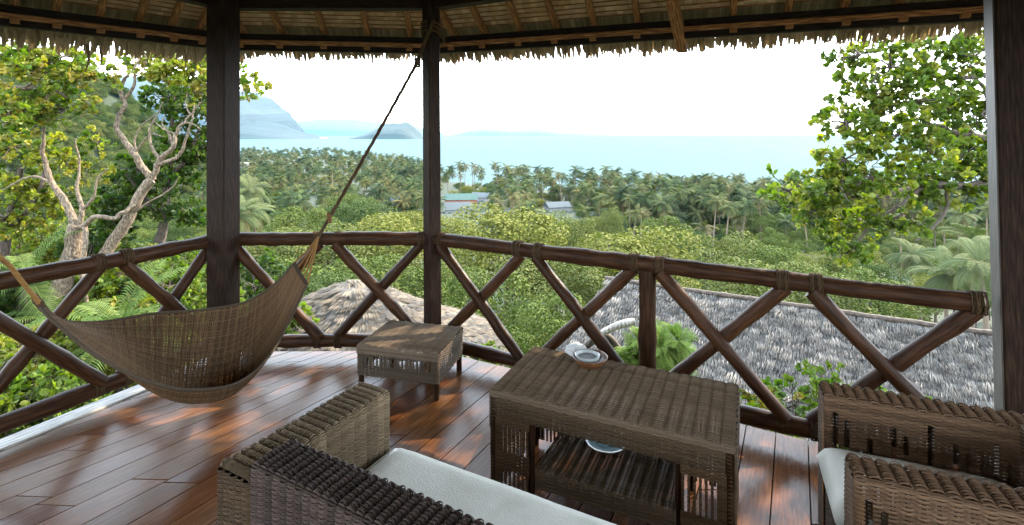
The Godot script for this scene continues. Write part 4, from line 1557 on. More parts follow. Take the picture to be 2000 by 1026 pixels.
func palm_grove():
	rng.seed = 501
	# palms that can be told apart along the sea's edge and in the grove
	var group := "coconut palms of the grove along the shore"
	var line := [[975, 312, 232], [985, 318, 222], [940, 322, 262], [925, 325, 262], [1012, 322, 226], [1035, 318, 228], [1120, 322, 240], [1098, 332, 215], [1176, 320, 240], [1192, 330, 220], [1240, 332, 222], [1285, 334, 235], [1330, 340, 226], [1300, 345, 205], [1360, 338, 236], [1410, 345, 215], [1440, 348, 222], [1470, 352, 205], [1500, 352, 214], [1150, 345, 205], [1060, 335, 220], [900, 332, 270], [875, 328, 268], [1215, 345, 208], [1260, 352, 200], [1385, 358, 195], [800, 310, 330], [770, 303, 380], [745, 298, 420], [720, 296, 430], [690, 288, 520], [660, 285, 560], [640, 290, 500], [610, 288, 520], [575, 296, 430], [540, 293, 470], [515, 288, 530], [500, 292, 480], [830, 320, 290]]
	for q in line:
		var top := spot(q[0], q[1] + 10, q[2])
		var gy := ground(top.x, top.z)
		var v := rng.randi_range(0, 4)
		palm("coconut_palm", ["deep green", "olive", "dark", "green", "sparse yellowish"][v] + " coconut palm rising against the sea, " + whereabouts(q[0]), Vector3(top.x, gy, top.z), top.y - gy, v, rr(0.85, 1.1), group)
	var made := 0
	while made < 170:
		var x := rr(455, 1960)
		var t := (x - 1000) / 1000.0
		var d := rr(118.0 if x > 1000 else 160.0, minf(shore(t) - 8.0, 480.0))
		if x > 850 and x < 960 and d < 262:
			continue
		if x > 1040 and x < 1130 and d < 212:
			continue
		if x < 850 and d < 230 and rng.randf() < 0.6:
			continue
		var p := Vector3(t * d, 0, -d)
		p.y = ground(p.x, p.z)
		var hgt := rr(6.0, 14.5)
		if x > 930 and x < 965:
			hgt = 7.0
		var v := rng.randi_range(0, 4)
		palm("coconut_palm", ("tall " if hgt > 10.5 else "low ") + ["deep green", "olive", "dark", "green", "sparse yellowish"][v] + (" coconut palm at the grove's near edge, " if d < 190.0 else " coconut palm deep in the grove, ") + whereabouts(x), p, hgt, v, rr(0.7, 1.2), "coconut palms within the shore grove")
		made += 1
	# the rest of the grove
	for v in 5:
		var pl := []
		for i in 300:
			var x := rr(380, 1990) if i % 3 else rr(440, 860)
			var t := (x - 1000) / 1000.0
			var sh := shore(t)
			var d := rr(150.0, sh - 6.0)
			if x > 850 and x < 965 and d < 290:
				continue
			if x > 1040 and x < 1130 and d < 225:
				continue
			var p := Vector3(t * d, 0, -d)
			p.y = ground(p.x, p.z) + rr(5.0, 12.5)
			pl.append(Transform3D(Basis(Vector3.UP, rr(0, TAU)).scaled(Vector3.ONE * rr(0.8, 1.1)), p))
		tag(many("palm_canopy", palms[v], M.frond, pl, [Color(1, 1, 1), Color(0.85, 0.95, 0.9), Color(1.1, 1.05, 0.9)]), "dense far palm canopy filling the shore grove", "vegetation", "", "stuff")
	# two nearer palms by the left post, and one with a bare tall trunk
	for q in [[483, 372, 70, 7.0, 1.0, "bright coconut palm just right of the left post"], [500, 415, 62, 5.0, 0.9, "low coconut palm with drooping pale fronds beside the left post"], [648, 330, 190, 14.0, 0.6, "thin old palm with bare pale trunk rising over the middle woods"], [1850, 535, 40, 7.0, 0.85, "coconut palm seen under the overhanging tree on the right"], [1900, 470, 52, 8.0, 0.9, "tall coconut palm close left of the right post"], [1800, 500, 60, 8.0, 0.9, "coconut palm with spread fronds beyond the grey roof ridge"], [1930, 520, 36, 6.0, 0.8, "coconut palm partly behind the right post"], [1760, 440, 90, 9.0, 1.0, "grey-green palm behind the overhanging branches on the right"], [1870, 420, 95, 9.0, 1.0, "far grey-green palm by the right post"], [450, 420, 55, 6.0, 0.9, "coconut palm mostly behind the left post"]]:
		var top := spot(q[0], q[1], q[2])
		var o := palm("coconut_palm", q[5], Vector3(top.x, top.y - q[3], top.z), q[3], rng.randi_range(5, 7), q[4])
		var gy := ground(top.x, top.z)
		var b := Mb.new()
		b.tube(PackedVector3Array([Vector3(0, gy - o.position.y - 0.3, 0), Vector3(0, -0.4, 0)]), taper(2, 0.24, 0.2), 7, Color.WHITE)
		obj("trunk_base", b.done(), M.bark, o)


func tree(called: String, label: String, crown_at: Vector3, kind: int, scale: Vector3, group := "", v := -1) -> Node3D:
	# crown_at: the underside of the crown
	var gy := ground(crown_at.x, crown_at.z)
	var o := thing(called, label, "tree", Vector3(crown_at.x, minf(gy, crown_at.y - 0.5), crown_at.z), rr(0, TAU), group)
	var b := Mb.new()
	var h := crown_at.y - o.position.y
	b.tube(bend([Vector3(0, -0.4, 0), Vector3(0.1, h * 0.6, 0.1), Vector3(0.0, h + scale.y * 2.5, 0)], 4), taper(9, 0.1 * scale.x + 0.12, 0.05 * scale.x), 7, Color.WHITE)
	for k in 4:
		var an := k * 1.6 + 0.4
		var s := Vector3(0, h * 0.75 + scale.y * 0.6, 0)
		b.tube(PackedVector3Array([s, s + Vector3(cos(an) * 1.2 * scale.x, 1.4 * scale.y, sin(an) * 1.2 * scale.x), s + Vector3(cos(an) * 2.4 * scale.x, 2.4 * scale.y, sin(an) * 2.4 * scale.x)]), PackedFloat32Array([0.07 * scale.x, 0.05 * scale.x, 0.02]), 5, Color.WHITE)
	obj("trunk", b.done(), M.dark_bark, o)
	obj("crown", bushes[kind][rng.randi_range(0, 1) if v < 0 else v], M.far_leaf, o, Transform3D(Basis.IDENTITY.scaled(scale), Vector3(0, h, 0)))
	return o


func middle_trees():
	rng.seed = 601
	# named crowns: [x, y of the top, distance, width in pixels, height in pixels, kind, label]
	var named := [
		[990, 388, 34, 270, 150, 0, "yellow-green domed tree right of the middle post, below the village"],
		[1255, 434, 33, 280, 120, 0, "yellow-green domed tree above the middle of the right railing"],
		[1090, 470, 30, 240, 120, 2, "green tree between the two yellow-green domes"],
		[760, 402, 40, 250, 110, 0, "light green tree left of the middle post"],
		[640, 425, 36, 200, 100, 2, "green tree behind the hammock rope"],
		[540, 425, 34, 200, 120, 2, "green tree right of the left post above the middle railing"],
		[1190, 398, 90, 60, 70, 2, "small upright tree in front of the palm grove"],
		[1110, 402, 85, 130, 90, 2, "olive round tree left of the white house"],
		[1300, 415, 70, 110, 60, 1, "dark green tree edge behind the yellow-green dome"],
		[1420, 440, 60, 180, 120, 2, "soft green tree right of the yellow-green dome"],
		[1520, 470, 55, 170, 110, 1, "mid green tree under the tip of the overhanging branch"],
		[1600, 505, 45, 200, 90, 2, "broad green tree beyond the grey roof"],
		[1440, 490, 40, 220, 80, 2, "low spreading tree over the right railing"],
		[1700, 520, 50, 200, 90, 1, "dark tree beneath the overhanging branch"],
		[940, 505, 22, 260, 200, 1, "leafy tree filling the first cross of the right railing"],
		[1080, 560, 17, 250, 180, 1, "dark green tree in the second cross of the right railing"],
		[720, 480, 24, 260, 160, 1, "dark green tree behind the short middle railing"],
		[560, 490, 20, 240, 160, 1, "leafy tree behind the net of the hammock"],
		[830, 500, 26, 220, 160, 1, "green tree behind the foot of the middle post"],
		[640, 520, 15, 200, 120, 3, "dark bush just behind the beige hut"],
		[890, 610, 13, 200, 140, 2, "olive bush right of the beige hut"],
		[1010, 640, 11, 160, 140, 1, "green bush below the first cross of the right railing"],
		[740, 440, 60, 160, 80, 2, "round tree left of the middle post and beyond"],
		[590, 395, 85, 140, 80, 1, "dark tree amid the middle woods"],
		[700, 380, 110, 150, 70, 3, "dark round tree in the valley woods"],
		[680, 370, 130, 120, 60, 1, "grey-green round tree by the hammock rope"],
		[790, 405, 80, 140, 60, 0, "yellowish tree just left of the middle post"],
		[870, 415, 60, 150, 60, 0, "yellow-green tree below the tin roofs"]]
	for q in named:
		var w: float = q[3] / 1000.0 * q[2] / 8.0
		var h: float = q[4] / 1000.0 * q[2] / 6.0
		h = maxf(h, w * 0.7)
		var top := spot(q[0], q[1], q[2])
		tree("broadleaf_tree", q[6], top - Vector3(0, h * 6.0, 0), q[5], Vector3(w, h, w))
	# the rest of the woods on the slope and the plain
	for i in 120:
		var x := rr(330, 1980)
		var d := 45.0 * pow(4.2, rng.randf())
		var y0 := 470.0 - 95.0 * clampf((d - 45.0) / 130.0, 0, 1)
		var top := spot(x, y0 + rr(0, 50), d)
		if (x > 840 and x < 960 or x > 1040 and x < 1130) and d > 60:
			top = spot(x, 432 + rr(0, 30), d)
		var s := rr(0.55, 1.0) * lerpf(0.6, 1.1, clampf(d / 120.0, 0, 1))
		var gy := ground(top.x, top.z)
		var ymax := maxf(top.y - s * 6.0, gy + 0.2)
		if gy + s * 6.0 > top.y + 3.0:
			continue
		var kind: int = [0, 1, 2, 2, 3, 1][rng.randi_range(0, 5)]
		var size := "small " if s < 0.5 else ("large " if s > 0.75 else "")
		tree("broadleaf_tree", size + ["yellow-green", "mid green", "olive green", "dark green"][kind] + (" tree on the near slope, " if d < 75.0 else " tree on the plain before the grove, ") + whereabouts(x), Vector3(top.x, minf(ymax, gy + 5.0), top.z), kind, Vector3(s, s, s), "trees of the woods on the slope")
	# ground cover and hill forest as masses
	var cover := [[], [], [], []]
	for i in 900:
		var d := 9.0 * pow(22.0, rng.randf())
		var x := rr(-1.15, 1.05) * d
		var gy := ground(x, -d)
		var s := rr(0.35, 0.6) * clampf(d / 40.0, 0.35, 1.0)
		if x > 1.0 and d < 13.0 or absf(x + 3.5) < 4.6 and d < 16.5:
			continue
		cover[i % 4].append(Transform3D(Basis(Vector3.UP, rr(0, TAU)).scaled(Vector3(s, s * 0.8, s)), Vector3(x, gy - 0.4 * s, -d)))
	for i in 1100:
		var t := rr(-0.62, 1.05)
		var sh := shore(t)
		var d := rr(125.0, sh - 4.0)
		var px_ := 1000.0 + t * 1000.0
		if px_ > 850 and px_ < 965 and d > 170 and d < 245 or px_ > 1040 and px_ < 1130 and d > 170 and d < 215:
			continue
		var s := rr(0.5, 0.95)
		cover[i % 4].append(Transform3D(Basis(Vector3.UP, rr(0, TAU)).scaled(Vector3(s, s * 0.8, s)), Vector3(t * d, ground(t * d, -d) - 0.3, -d)))
	for k in 4:
		tag(many("undergrowth", bushes[k][0], M.far_leaf, cover[k], [Color(1, 1, 1), Color(0.8, 0.9, 0.8), Color(1.15, 1.1, 0.9)]), "tangled green undergrowth covering the slope", "vegetation", "", "stuff")
	var hill := [[], [], []]
	for i in 4200:
		var d := rr(80.0, 420.0)
		var x := rr(-1.15, -0.42) * d
		var gy := ground(x, -d)
		if gy < -26.0 and i % 3:
			continue
		var s := rr(0.6, 1.15)
		hill[i % 3].append(Transform3D(Basis(Vector3.UP, rr(0, TAU)).scaled(Vector3(s, s, s)), Vector3(x, gy + 0.8, -d)))
	for k in 3:
		tag(many("hill_forest", bushes[[1, 3, 2][k]][1], M.far_leaf, hill[k], [Color(1, 1, 1), Color(0.75, 0.85, 0.8), Color(1.1, 1.05, 0.95)]), "dark forest covering the hill on the left", "vegetation", "", "stuff")


# a tree built of limbs and leaf sprays: limbs = [[points], r0, r1]; blobs = [centre, radius, sprays]
func spray_tree(o: Node3D, limbs: Array, blobs: Array, bark: Material, tints: Array, single: int, size := 1.0):
	var org := o.position
	for q in limbs:
		var b := Mb.new()
		var pts := []
		for p in q[0]:
			pts.append(p - org)
		var bp := bend(pts, 6)
		for i in bp.size():
			bp[i] += Vector3(noise.get_noise_2d(i * 17.0, q[1] * 900.0), noise.get_noise_2d(i * 17.0, 40 + q[1] * 900.0), noise.get_noise_2d(i * 17.0, 80)) * minf(q[1], 0.06) * 0.5
		var rad := taper(bp.size(), q[1], q[2])
		for i in rad.size():
			rad[i] *= 1.0 + 0.2 * noise.get_noise_2d(i * 40.0, q[1] * 500.0)
		b.tube(bp, rad, 9, Color.WHITE)
		obj(q[3] if q.size() > 3 else "limb", b.done(), bark, o)
	var pl := []
	var tw := Mb.new()
	for v in sprays.size():
		pl.append([])
	var alone := []
	for q in blobs:
		var n: int = q[2]
		var c: Vector3 = q[0]
		for i in n:
			var d := Vector3(rng.randfn(), rng.randfn() * 0.8, rng.randfn()).normalized() * pow(rng.randf(), 0.45)
			var p: Vector3 = c + d * q[1]
			var face := Vector3(d.x + rng.randfn() * 0.4, 0.15 + rng.randfn() * 0.35, d.z + rng.randfn() * 0.4).normalized()
			var bas := Basis.looking_at(-face, Vector3.UP) * Basis(Vector3.FORWARD, rr(-PI, PI))
			var t := Transform3D(bas.scaled(Vector3.ONE * size * rr(0.8, 1.25)), p - org)
			if i % 6 == 0:
				var mid: Vector3 = p.lerp(c, 0.5) + Vector3(rr(-0.05, 0.05), rr(-0.04, 0.06), rr(-0.05, 0.05))
				tw.tube(PackedVector3Array([c - org, mid - org, p - face * 0.1 - org]), PackedFloat32Array([0.014, 0.009, 0.004]), 5, Color.WHITE, false)
			if alone.size() < single:
				alone.append([t, rng.randi_range(0, sprays.size() - 1)])
			else:
				pl[rng.randi_range(0, sprays.size() - 1)].append(t)
	obj("twigs", tw.done(), bark, o).set_meta("kind", "stuff")
	var tn := []
	for i in 61:
		tn.append(shade(tints[rng.randi_range(0, tints.size() - 1)], 0.75, 1.2))
	var own := []
	for c in tints:
		var m: StandardMaterial3D = M.leaf.duplicate()
		m.albedo_color = Color(c.r * 0.84, c.g * 0.82, c.b * 0.8).linear_to_srgb()
		own.append(m)
	for q in alone:
		obj("leaf_spray", sprays[q[1]], own[rng.randi_range(0, own.size() - 1)], o, q[0])
	for v in sprays.size():
		if pl[v].size():
			many("crown", sprays[v], M.leaf, pl[v], tn, o)


func left_trees():
	rng.seed = 701
	var P := func(a: Array) -> Array:
		var out := []
		for q in a:
			out.append(spot(q[0], q[1], q[2]))
		return out
	# pale twisting tree with two stems
	var gy := ground(-6.6, -7.6)
	var root := Vector3(spot(150, 470, 7.6).x - 0.4, gy, -7.6)
	var o := thing("twisted_tree", "pale twisting tree with bare forked limbs beyond the left railing", "tree", root)
	spray_tree(o, [
		[[root, spot(60, 760, 7.5), spot(100, 620, 7.5), spot(136, 500, 7.6), spot(148, 440, 7.6)], 0.17, 0.1, "trunk"],
		[P.call([[148, 445, 7.6], [126, 395, 7.6], [104, 362, 7.6], [86, 318, 7.55], [82, 280, 7.5], [88, 235, 7.5], [78, 200, 7.5]]), 0.055, 0.01],
		[P.call([[104, 362, 7.6], [70, 345, 7.6], [40, 352, 7.55], [5, 372, 7.5]]), 0.022, 0.008],
		[P.call([[148, 450, 7.6], [160, 410, 7.6], [150, 370, 7.65], [154, 320, 7.7], [146, 270, 7.7]]), 0.04, 0.008],
		[P.call([[160, 410, 7.6], [182, 385, 7.6], [190, 350, 7.6], [210, 330, 7.6]]), 0.025, 0.006],
		[P.call([[150, 445, 7.6], [165, 440, 7.55], [185, 424, 7.5], [222, 426, 7.6], [240, 415, 7.65], [264, 402, 7.75]]), 0.04, 0.026],
		[P.call([[165, 440, 7.55], [166, 480, 7.5], [160, 530, 7.5], [168, 590, 7.5]]), 0.035, 0.03],
		[P.call([[110, 620, 7.5], [165, 560, 7.7], [212, 486, 7.8], [252, 422, 7.8], [277, 375, 7.8], [297, 350, 7.8]]), 0.1, 0.066, "trunk"],
		[P.call([[297, 350, 7.8], [275, 325, 7.75], [262, 300, 7.7], [240, 272, 7.7], [226, 240, 7.7], [244, 206, 7.7], [234, 175, 7.7], [250, 142, 7.75], [246, 110, 7.8]]), 0.052, 0.018],
		[P.call([[242, 195, 7.7], [262, 165, 7.7], [262, 135, 7.7], [275, 108, 7.8]]), 0.026, 0.01],
		[P.call([[297, 350, 7.8], [312, 312, 7.75], [338, 288, 7.7], [342, 262, 7.7], [358, 240, 7.7], [372, 225, 7.7], [390, 200, 7.7]]), 0.045, 0.009],
		[P.call([[303, 322, 7.78], [330, 314, 7.7], [350, 303, 7.7], [362, 272, 7.65], [374, 238, 7.6], [380, 205, 7.6]]), 0.034, 0.008],
		[P.call([[312, 312, 7.75], [296, 288, 7.7], [292, 252, 7.7], [304, 228, 7.7], [318, 200, 7.7]]), 0.026, 0.006],
		[P.call([[338, 288, 7.7], [330, 262, 7.7], [316, 243, 7.7], [322, 225, 7.7]]), 0.02, 0.005],
		[P.call([[275, 325, 7.75], [262, 275, 7.8], [282, 240, 7.8], [308, 222, 7.85]]), 0.018, 0.005],
		[P.call([[358, 240, 7.7], [376, 242, 7.7], [392, 254, 7.7]]), 0.015, 0.005],
		[P.call([[342, 262, 7.7], [318, 252, 7.68], [300, 236, 7.66]]), 0.015, 0.005],
		[P.call([[372, 225, 7.7], [362, 205, 7.7], [366, 180, 7.7]]), 0.014, 0.004],
		[P.call([[262, 300, 7.7], [285, 270, 7.7], [300, 262, 7.7], [318, 268, 7.7]]), 0.017, 0.005],
		[P.call([[252, 422, 7.8], [290, 395, 7.8], [330, 372, 7.85], [350, 345, 7.85]]), 0.02, 0.006],
		[P.call([[0, 165, 7.2], [45, 173, 7.2], [95, 172, 7.3], [130, 190, 7.3]]), 0.045, 0.012],
		[P.call([[45, 173, 7.2], [80, 150, 7.2], [110, 120, 7.2]]), 0.02, 0.006],
		[P.call([[95, 172, 7.3], [130, 150, 7.3], [165, 130, 7.3]]), 0.016, 0.005],
		], [
		[spot(40, 130, 7.0), 0.5, 95], [spot(110, 115, 7.2), 0.42, 70], [spot(165, 150, 7.3), 0.3, 40], [spot(75, 205, 7.2), 0.4, 60], [spot(20, 235, 6.9), 0.42, 60], [spot(130, 215, 7.5), 0.3, 34],
		[spot(285, 120, 7.9), 0.3, 45], [spot(325, 145, 8.0), 0.33, 50], [spot(370, 135, 8.0), 0.35, 50], [spot(390, 180, 8.0), 0.3, 40], [spot(478, 165, 8.2), 0.28, 28], [spot(415, 125, 8.2), 0.3, 30]],
		M.bark, [Color(0.2, 0.25, 0.05), Color(0.3, 0.3, 0.075), Color(0.12, 0.18, 0.04), Color(0.34, 0.28, 0.08)], 110, 0.85)
	# darker dense tree behind its limbs
	root = Vector3(spot(300, 500, 10.0).x, ground(-7.0, -10.0), -10.0)
	o = thing("dark_leafy_tree", "dark glossy-leaved tree close behind the pale limbs", "tree", root)
	spray_tree(o, [[[root, spot(300, 560, 10.0), spot(320, 430, 10.0), spot(330, 300, 10.0), spot(340, 180, 10.0)], 0.13, 0.03, "trunk"],
		[P.call([[320, 430, 10.0], [270, 370, 9.9], [240, 330, 9.8]]), 0.06, 0.02], [P.call([[325, 350, 10.0], [370, 300, 10.0], [390, 240, 10.0]]), 0.05, 0.02]],
		[[spot(330, 190, 10.0), 0.4, 50], [spot(380, 215, 10.0), 0.45, 60], [spot(350, 280, 10.0), 0.45, 60], [spot(268, 335, 10.0), 0.36, 50], [spot(235, 390, 9.9), 0.36, 50], [spot(330, 350, 9.9), 0.4, 55], [spot(385, 300, 10.1), 0.35, 45], [spot(285, 400, 9.9), 0.36, 46], [spot(352, 415, 9.9), 0.3, 36], [spot(215, 445, 9.8), 0.3, 34]],
		M.dark_bark, [Color(0.04, 0.075, 0.022), Color(0.055, 0.09, 0.025), Color(0.075, 0.11, 0.03)], 80, 1.15)
	# yellow-green bushy tree at the left edge
	root = Vector3(spot(10, 500, 8.4).x, ground(-8.3, -8.4), -8.4)
	o = thing("speckled_tree", "sunlit yellow-green tree at the left edge above the railing", "tree", root)
	spray_tree(o, [[[root, spot(0, 560, 8.4), spot(20, 420, 8.4), spot(40, 330, 8.4)], 0.11, 0.03, "trunk"], [P.call([[15, 450, 8.4], [60, 400, 8.3], [85, 350, 8.3], [82, 300, 8.3]]), 0.05, 0.02]],
		[[spot(25, 285, 8.2), 0.4, 55], [spot(85, 290, 8.3), 0.3, 32], [spot(20, 360, 8.2), 0.42, 60], [spot(75, 375, 8.3), 0.33, 40], [spot(10, 425, 8.2), 0.42, 55], [spot(130, 320, 8.6), 0.25, 22], [spot(125, 395, 8.7), 0.25, 22], [spot(50, 440, 8.4), 0.33, 40], [spot(178, 335, 8.8), 0.25, 18], [spot(190, 280, 8.8), 0.2, 12]],
		M.dark_bark, [Color(0.26, 0.27, 0.055), Color(0.14, 0.19, 0.04), Color(0.32, 0.28, 0.065), Color(0.075, 0.12, 0.03)], 80, 0.85)
	# low sunlit shrubs under the railing
	var shrubs := [[60, 700, 6.4, 0.55], [20, 770, 5.6, 0.45], [130, 740, 6.6, 0.45], [180, 660, 7.4, 0.5], [270, 640, 7.8, 0.6], [330, 560, 8.6, 0.6], [250, 530, 9.0, 0.6], [380, 520, 9.4, 0.6], [60, 480, 9.6, 0.6], [180, 480, 9.6, 0.5], [90, 800, 5.6, 0.4], [310, 690, 7.2, 0.5], [395, 600, 8.4, 0.5], [500, 560, 9.6, 0.6], [540, 620, 9.0, 0.45], [470, 640, 8.6, 0.5], [110, 560, 8.2, 0.5], [10, 600, 7.6, 0.5]]
	var tones := ["yellow-green", "bright green", "deep green"]
	for i in shrubs.size():
		var q: Array = shrubs[i]
		var c := spot(q[0], q[1], q[2])
		var base := Vector3(c.x, minf(ground(c.x, c.z), c.y - 0.6), c.z)
		var where := ["in the gap of the left railing's lowest cross", "at the lower left corner under the railing", "beneath the hammock's left end", "behind the left railing's middle brace", "behind the woven net of the hammock", "left of the left post below the rail", "under the pale forked limbs", "close left of the left post", "at the left edge above the rail", "between the two pale trunks", "low by the bottom rail on the left", "behind the deepest part of the hammock", "at the foot of the left post", "right of the left post behind the hammock", "left of the beige hut roof", "under the hammock's right half", "beside the pale trunk's foot", "at the left edge below the rail"]
		var tone: int = [0, 1, 0, 1, 0, 1, 0, 1, 0, 2, 1, 0, 1, 2, 1, 2, 1, 2][i]
		o = thing("leafy_shrub", tones[tone] + " leafy shrub " + where[i], "shrub", base)
		var tint: Array = [[Color(0.25, 0.24, 0.06), Color(0.17, 0.2, 0.045)], [Color(0.13, 0.19, 0.045), Color(0.17, 0.21, 0.055)], [Color(0.045, 0.08, 0.024), Color(0.065, 0.105, 0.03)]][tone]
		var lm := []
		for k in 4:
			lm.append([[base + Vector3(rr(-0.1, 0.1), 0, rr(-0.1, 0.1)), base.lerp(c, 0.5) + Vector3(rr(-0.2, 0.2), 0, rr(-0.2, 0.2)), c + Vector3(rr(-0.3, 0.3), rr(0, 0.2), rr(-0.3, 0.3))], 0.025, 0.008, "stem"])
		var bl := [[c, q[3], 60]]
		for k in 3:
			bl.append([c + Vector3(rr(-0.5, 0.5), rr(-0.5, 0.2), rr(-0.5, 0.3)) * q[3] * 1.4, q[3] * 0.75, 34])
		spray_tree(o, lm, bl, M.dark_bark, tint, 12)
	# feathery palms under the left railing
	var feather := palm_crown(801, 15, 1.2, 30, 0.012, Color(0.07, 0.12, 0.03), Color(0.12, 0.17, 0.045), 0.35)
	rng.seed = 811
	for q in [[235, 640, 6.8, 0.85, "feathery palm behind the hammock's far edge"], [50, 545, 7.4, 0.85, "feathery palm rising behind the left rail"], [130, 640, 7.4, 0.75, "feathery palm below the hammock's left end"]]:
		var c := spot(q[0], q[1], q[2])
		var fp := thing("feather_palm", q[4], "palm", Vector3(c.x, minf(ground(c.x, c.z), c.y - 0.4), c.z), rr(0, TAU))
		var b := Mb.new()
		var hh := c.y - fp.position.y
		for k in 4:
			b.tube(bend([Vector3(rr(-0.1, 0.1), -0.1, rr(-0.1, 0.1)), Vector3(rr(-0.1, 0.1), hh * 0.5, rr(-0.1, 0.1)), Vector3(0, hh, 0)], 4), taper(9, 0.03, 0.02), 6, Color.WHITE)
		obj("stems", b.done(), M.dark_bark, fp)
		obj("fronds", feather, M.frond, fp, Transform3D(Basis.IDENTITY.scaled(Vector3.ONE * q[3]), Vector3(0, hh, 0)))


func right_tree():
	rng.seed = 901
	var root := Vector3(6.9, ground(6.9, -6.4), -6.4)
	var o := thing("overhanging_tree", "broad-leaved tree whose branches hang in from the right", "tree", root)
	var d := 6.0
	var P := func(a: Array) -> Array:
		var out := []
		for q in a:
			out.append(spot(q[0], q[1], q[2]))
		return out
	var fork := Vector3(6.7, 1.9, -6.3)
	var limbs := [
		[[root, Vector3(6.95, 0.0, -6.4), fork, Vector3(6.3, 3.4, -6.1), Vector3(5.6, 4.9, -5.7)], 0.2, 0.06, "trunk"],
		[[fork, spot(1960, 268, 6.1), spot(1880, 262, 6.0), spot(1800, 245, 5.9), spot(1720, 280, 5.9)], 0.07, 0.015],
		[[Vector3(6.8, 1.3, -6.3), spot(1980, 350, 6.1), spot(1890, 362, 6.0), spot(1800, 366, 5.9), spot(1700, 385, 5.8), spot(1600, 380, 5.8)], 0.065, 0.012],
		[P.call([[1850, 364, 6.0], [1850, 405, 5.95], [1828, 440, 5.9], [1790, 472, 5.85]]), 0.026, 0.01],
		[[Vector3(6.6, 2.3, -6.25), spot(1965, 145, 6.0), spot(1910, 150, 5.9), spot(1840, 150, 5.8), spot(1760, 130, 5.8)], 0.05, 0.012],
		[P.call([[1900, 260, 6.0], [1860, 220, 5.95], [1830, 180, 5.9]]), 0.03, 0.01],
		[P.call([[1950, 350, 6.1], [1940, 250, 6.0], [1930, 190, 6.0], [1910, 155, 5.9]]), 0.035, 0.02],
		[P.call([[1800, 366, 5.9], [1760, 400, 5.8], [1700, 440, 5.75], [1660, 500, 5.7]]), 0.025, 0.008],
		[P.call([[1720, 280, 5.9], [1670, 300, 5.8], [1640, 320, 5.8]]), 0.016, 0.007],
		[[Vector3(6.3, 3.4, -6.1), Vector3(5.0, 4.1, -5.4), Vector3(3.8, 4.6, -4.9)], 0.07, 0.02],
		[[Vector3(6.2, 3.6, -6.1), Vector3(5.2, 4.8, -6.4), Vector3(4.0, 5.4, -6.6)], 0.07, 0.02]]
	var bl := []
	for q in [[1680, 108, 40, 20], [1740, 130, 55, 40], [1830, 112, 60, 40], [1905, 110, 50, 32], [1700, 190, 55, 42], [1775, 200, 62, 46], [1865, 205, 62, 42], [1925, 215, 42, 30], [1655, 240, 40, 26], [1720, 262, 55, 44], [1800, 285, 62, 52], [1885, 300, 62, 46], [1645, 312, 36, 24], [1705, 345, 55, 44], [1780, 360, 55, 44], [1870, 350, 55, 34], [1595, 372, 42, 30], [1540, 372, 30, 18], [1618, 420, 44, 32], [1680, 435, 48, 34], [1740, 430, 38, 22], [1655, 495, 30, 16], [1580, 415, 34, 20], [1925, 320, 40, 26], [1650, 380, 46, 36]]:
		bl.append([spot(q[0], q[1], d + rr(-0.5, 0.4)), q[2] / 1000.0 * d * 1.08, int(q[3] * 1.2)])
	for ix in 6:
		for iz in 4:
			bl.append([Vector3(2.7 + ix * 0.85 + rr(-0.2, 0.2), 4.3 + rr(-0.3, 0.8) + ix * 0.06, -5.3 - iz * 0.75 + rr(-0.2, 0.2)), 0.62, 30])
	for q in [[6.1, 3.8, -3.9], [6.8, 4.2, -4.2], [5.4, 3.4, -4.4], [6.9, 3.4, -5.2], [5.9, 3.2, -4.8]]:
		bl.append([Vector3(q[0], q[1], q[2]), 0.65, 36])
	spray_tree(o, limbs, bl, M.dark_bark, [Color(0.16, 0.21, 0.048), Color(0.3, 0.31, 0.08), Color(0.1, 0.15, 0.04), Color(0.13, 0.18, 0.045)], 290, 0.82)


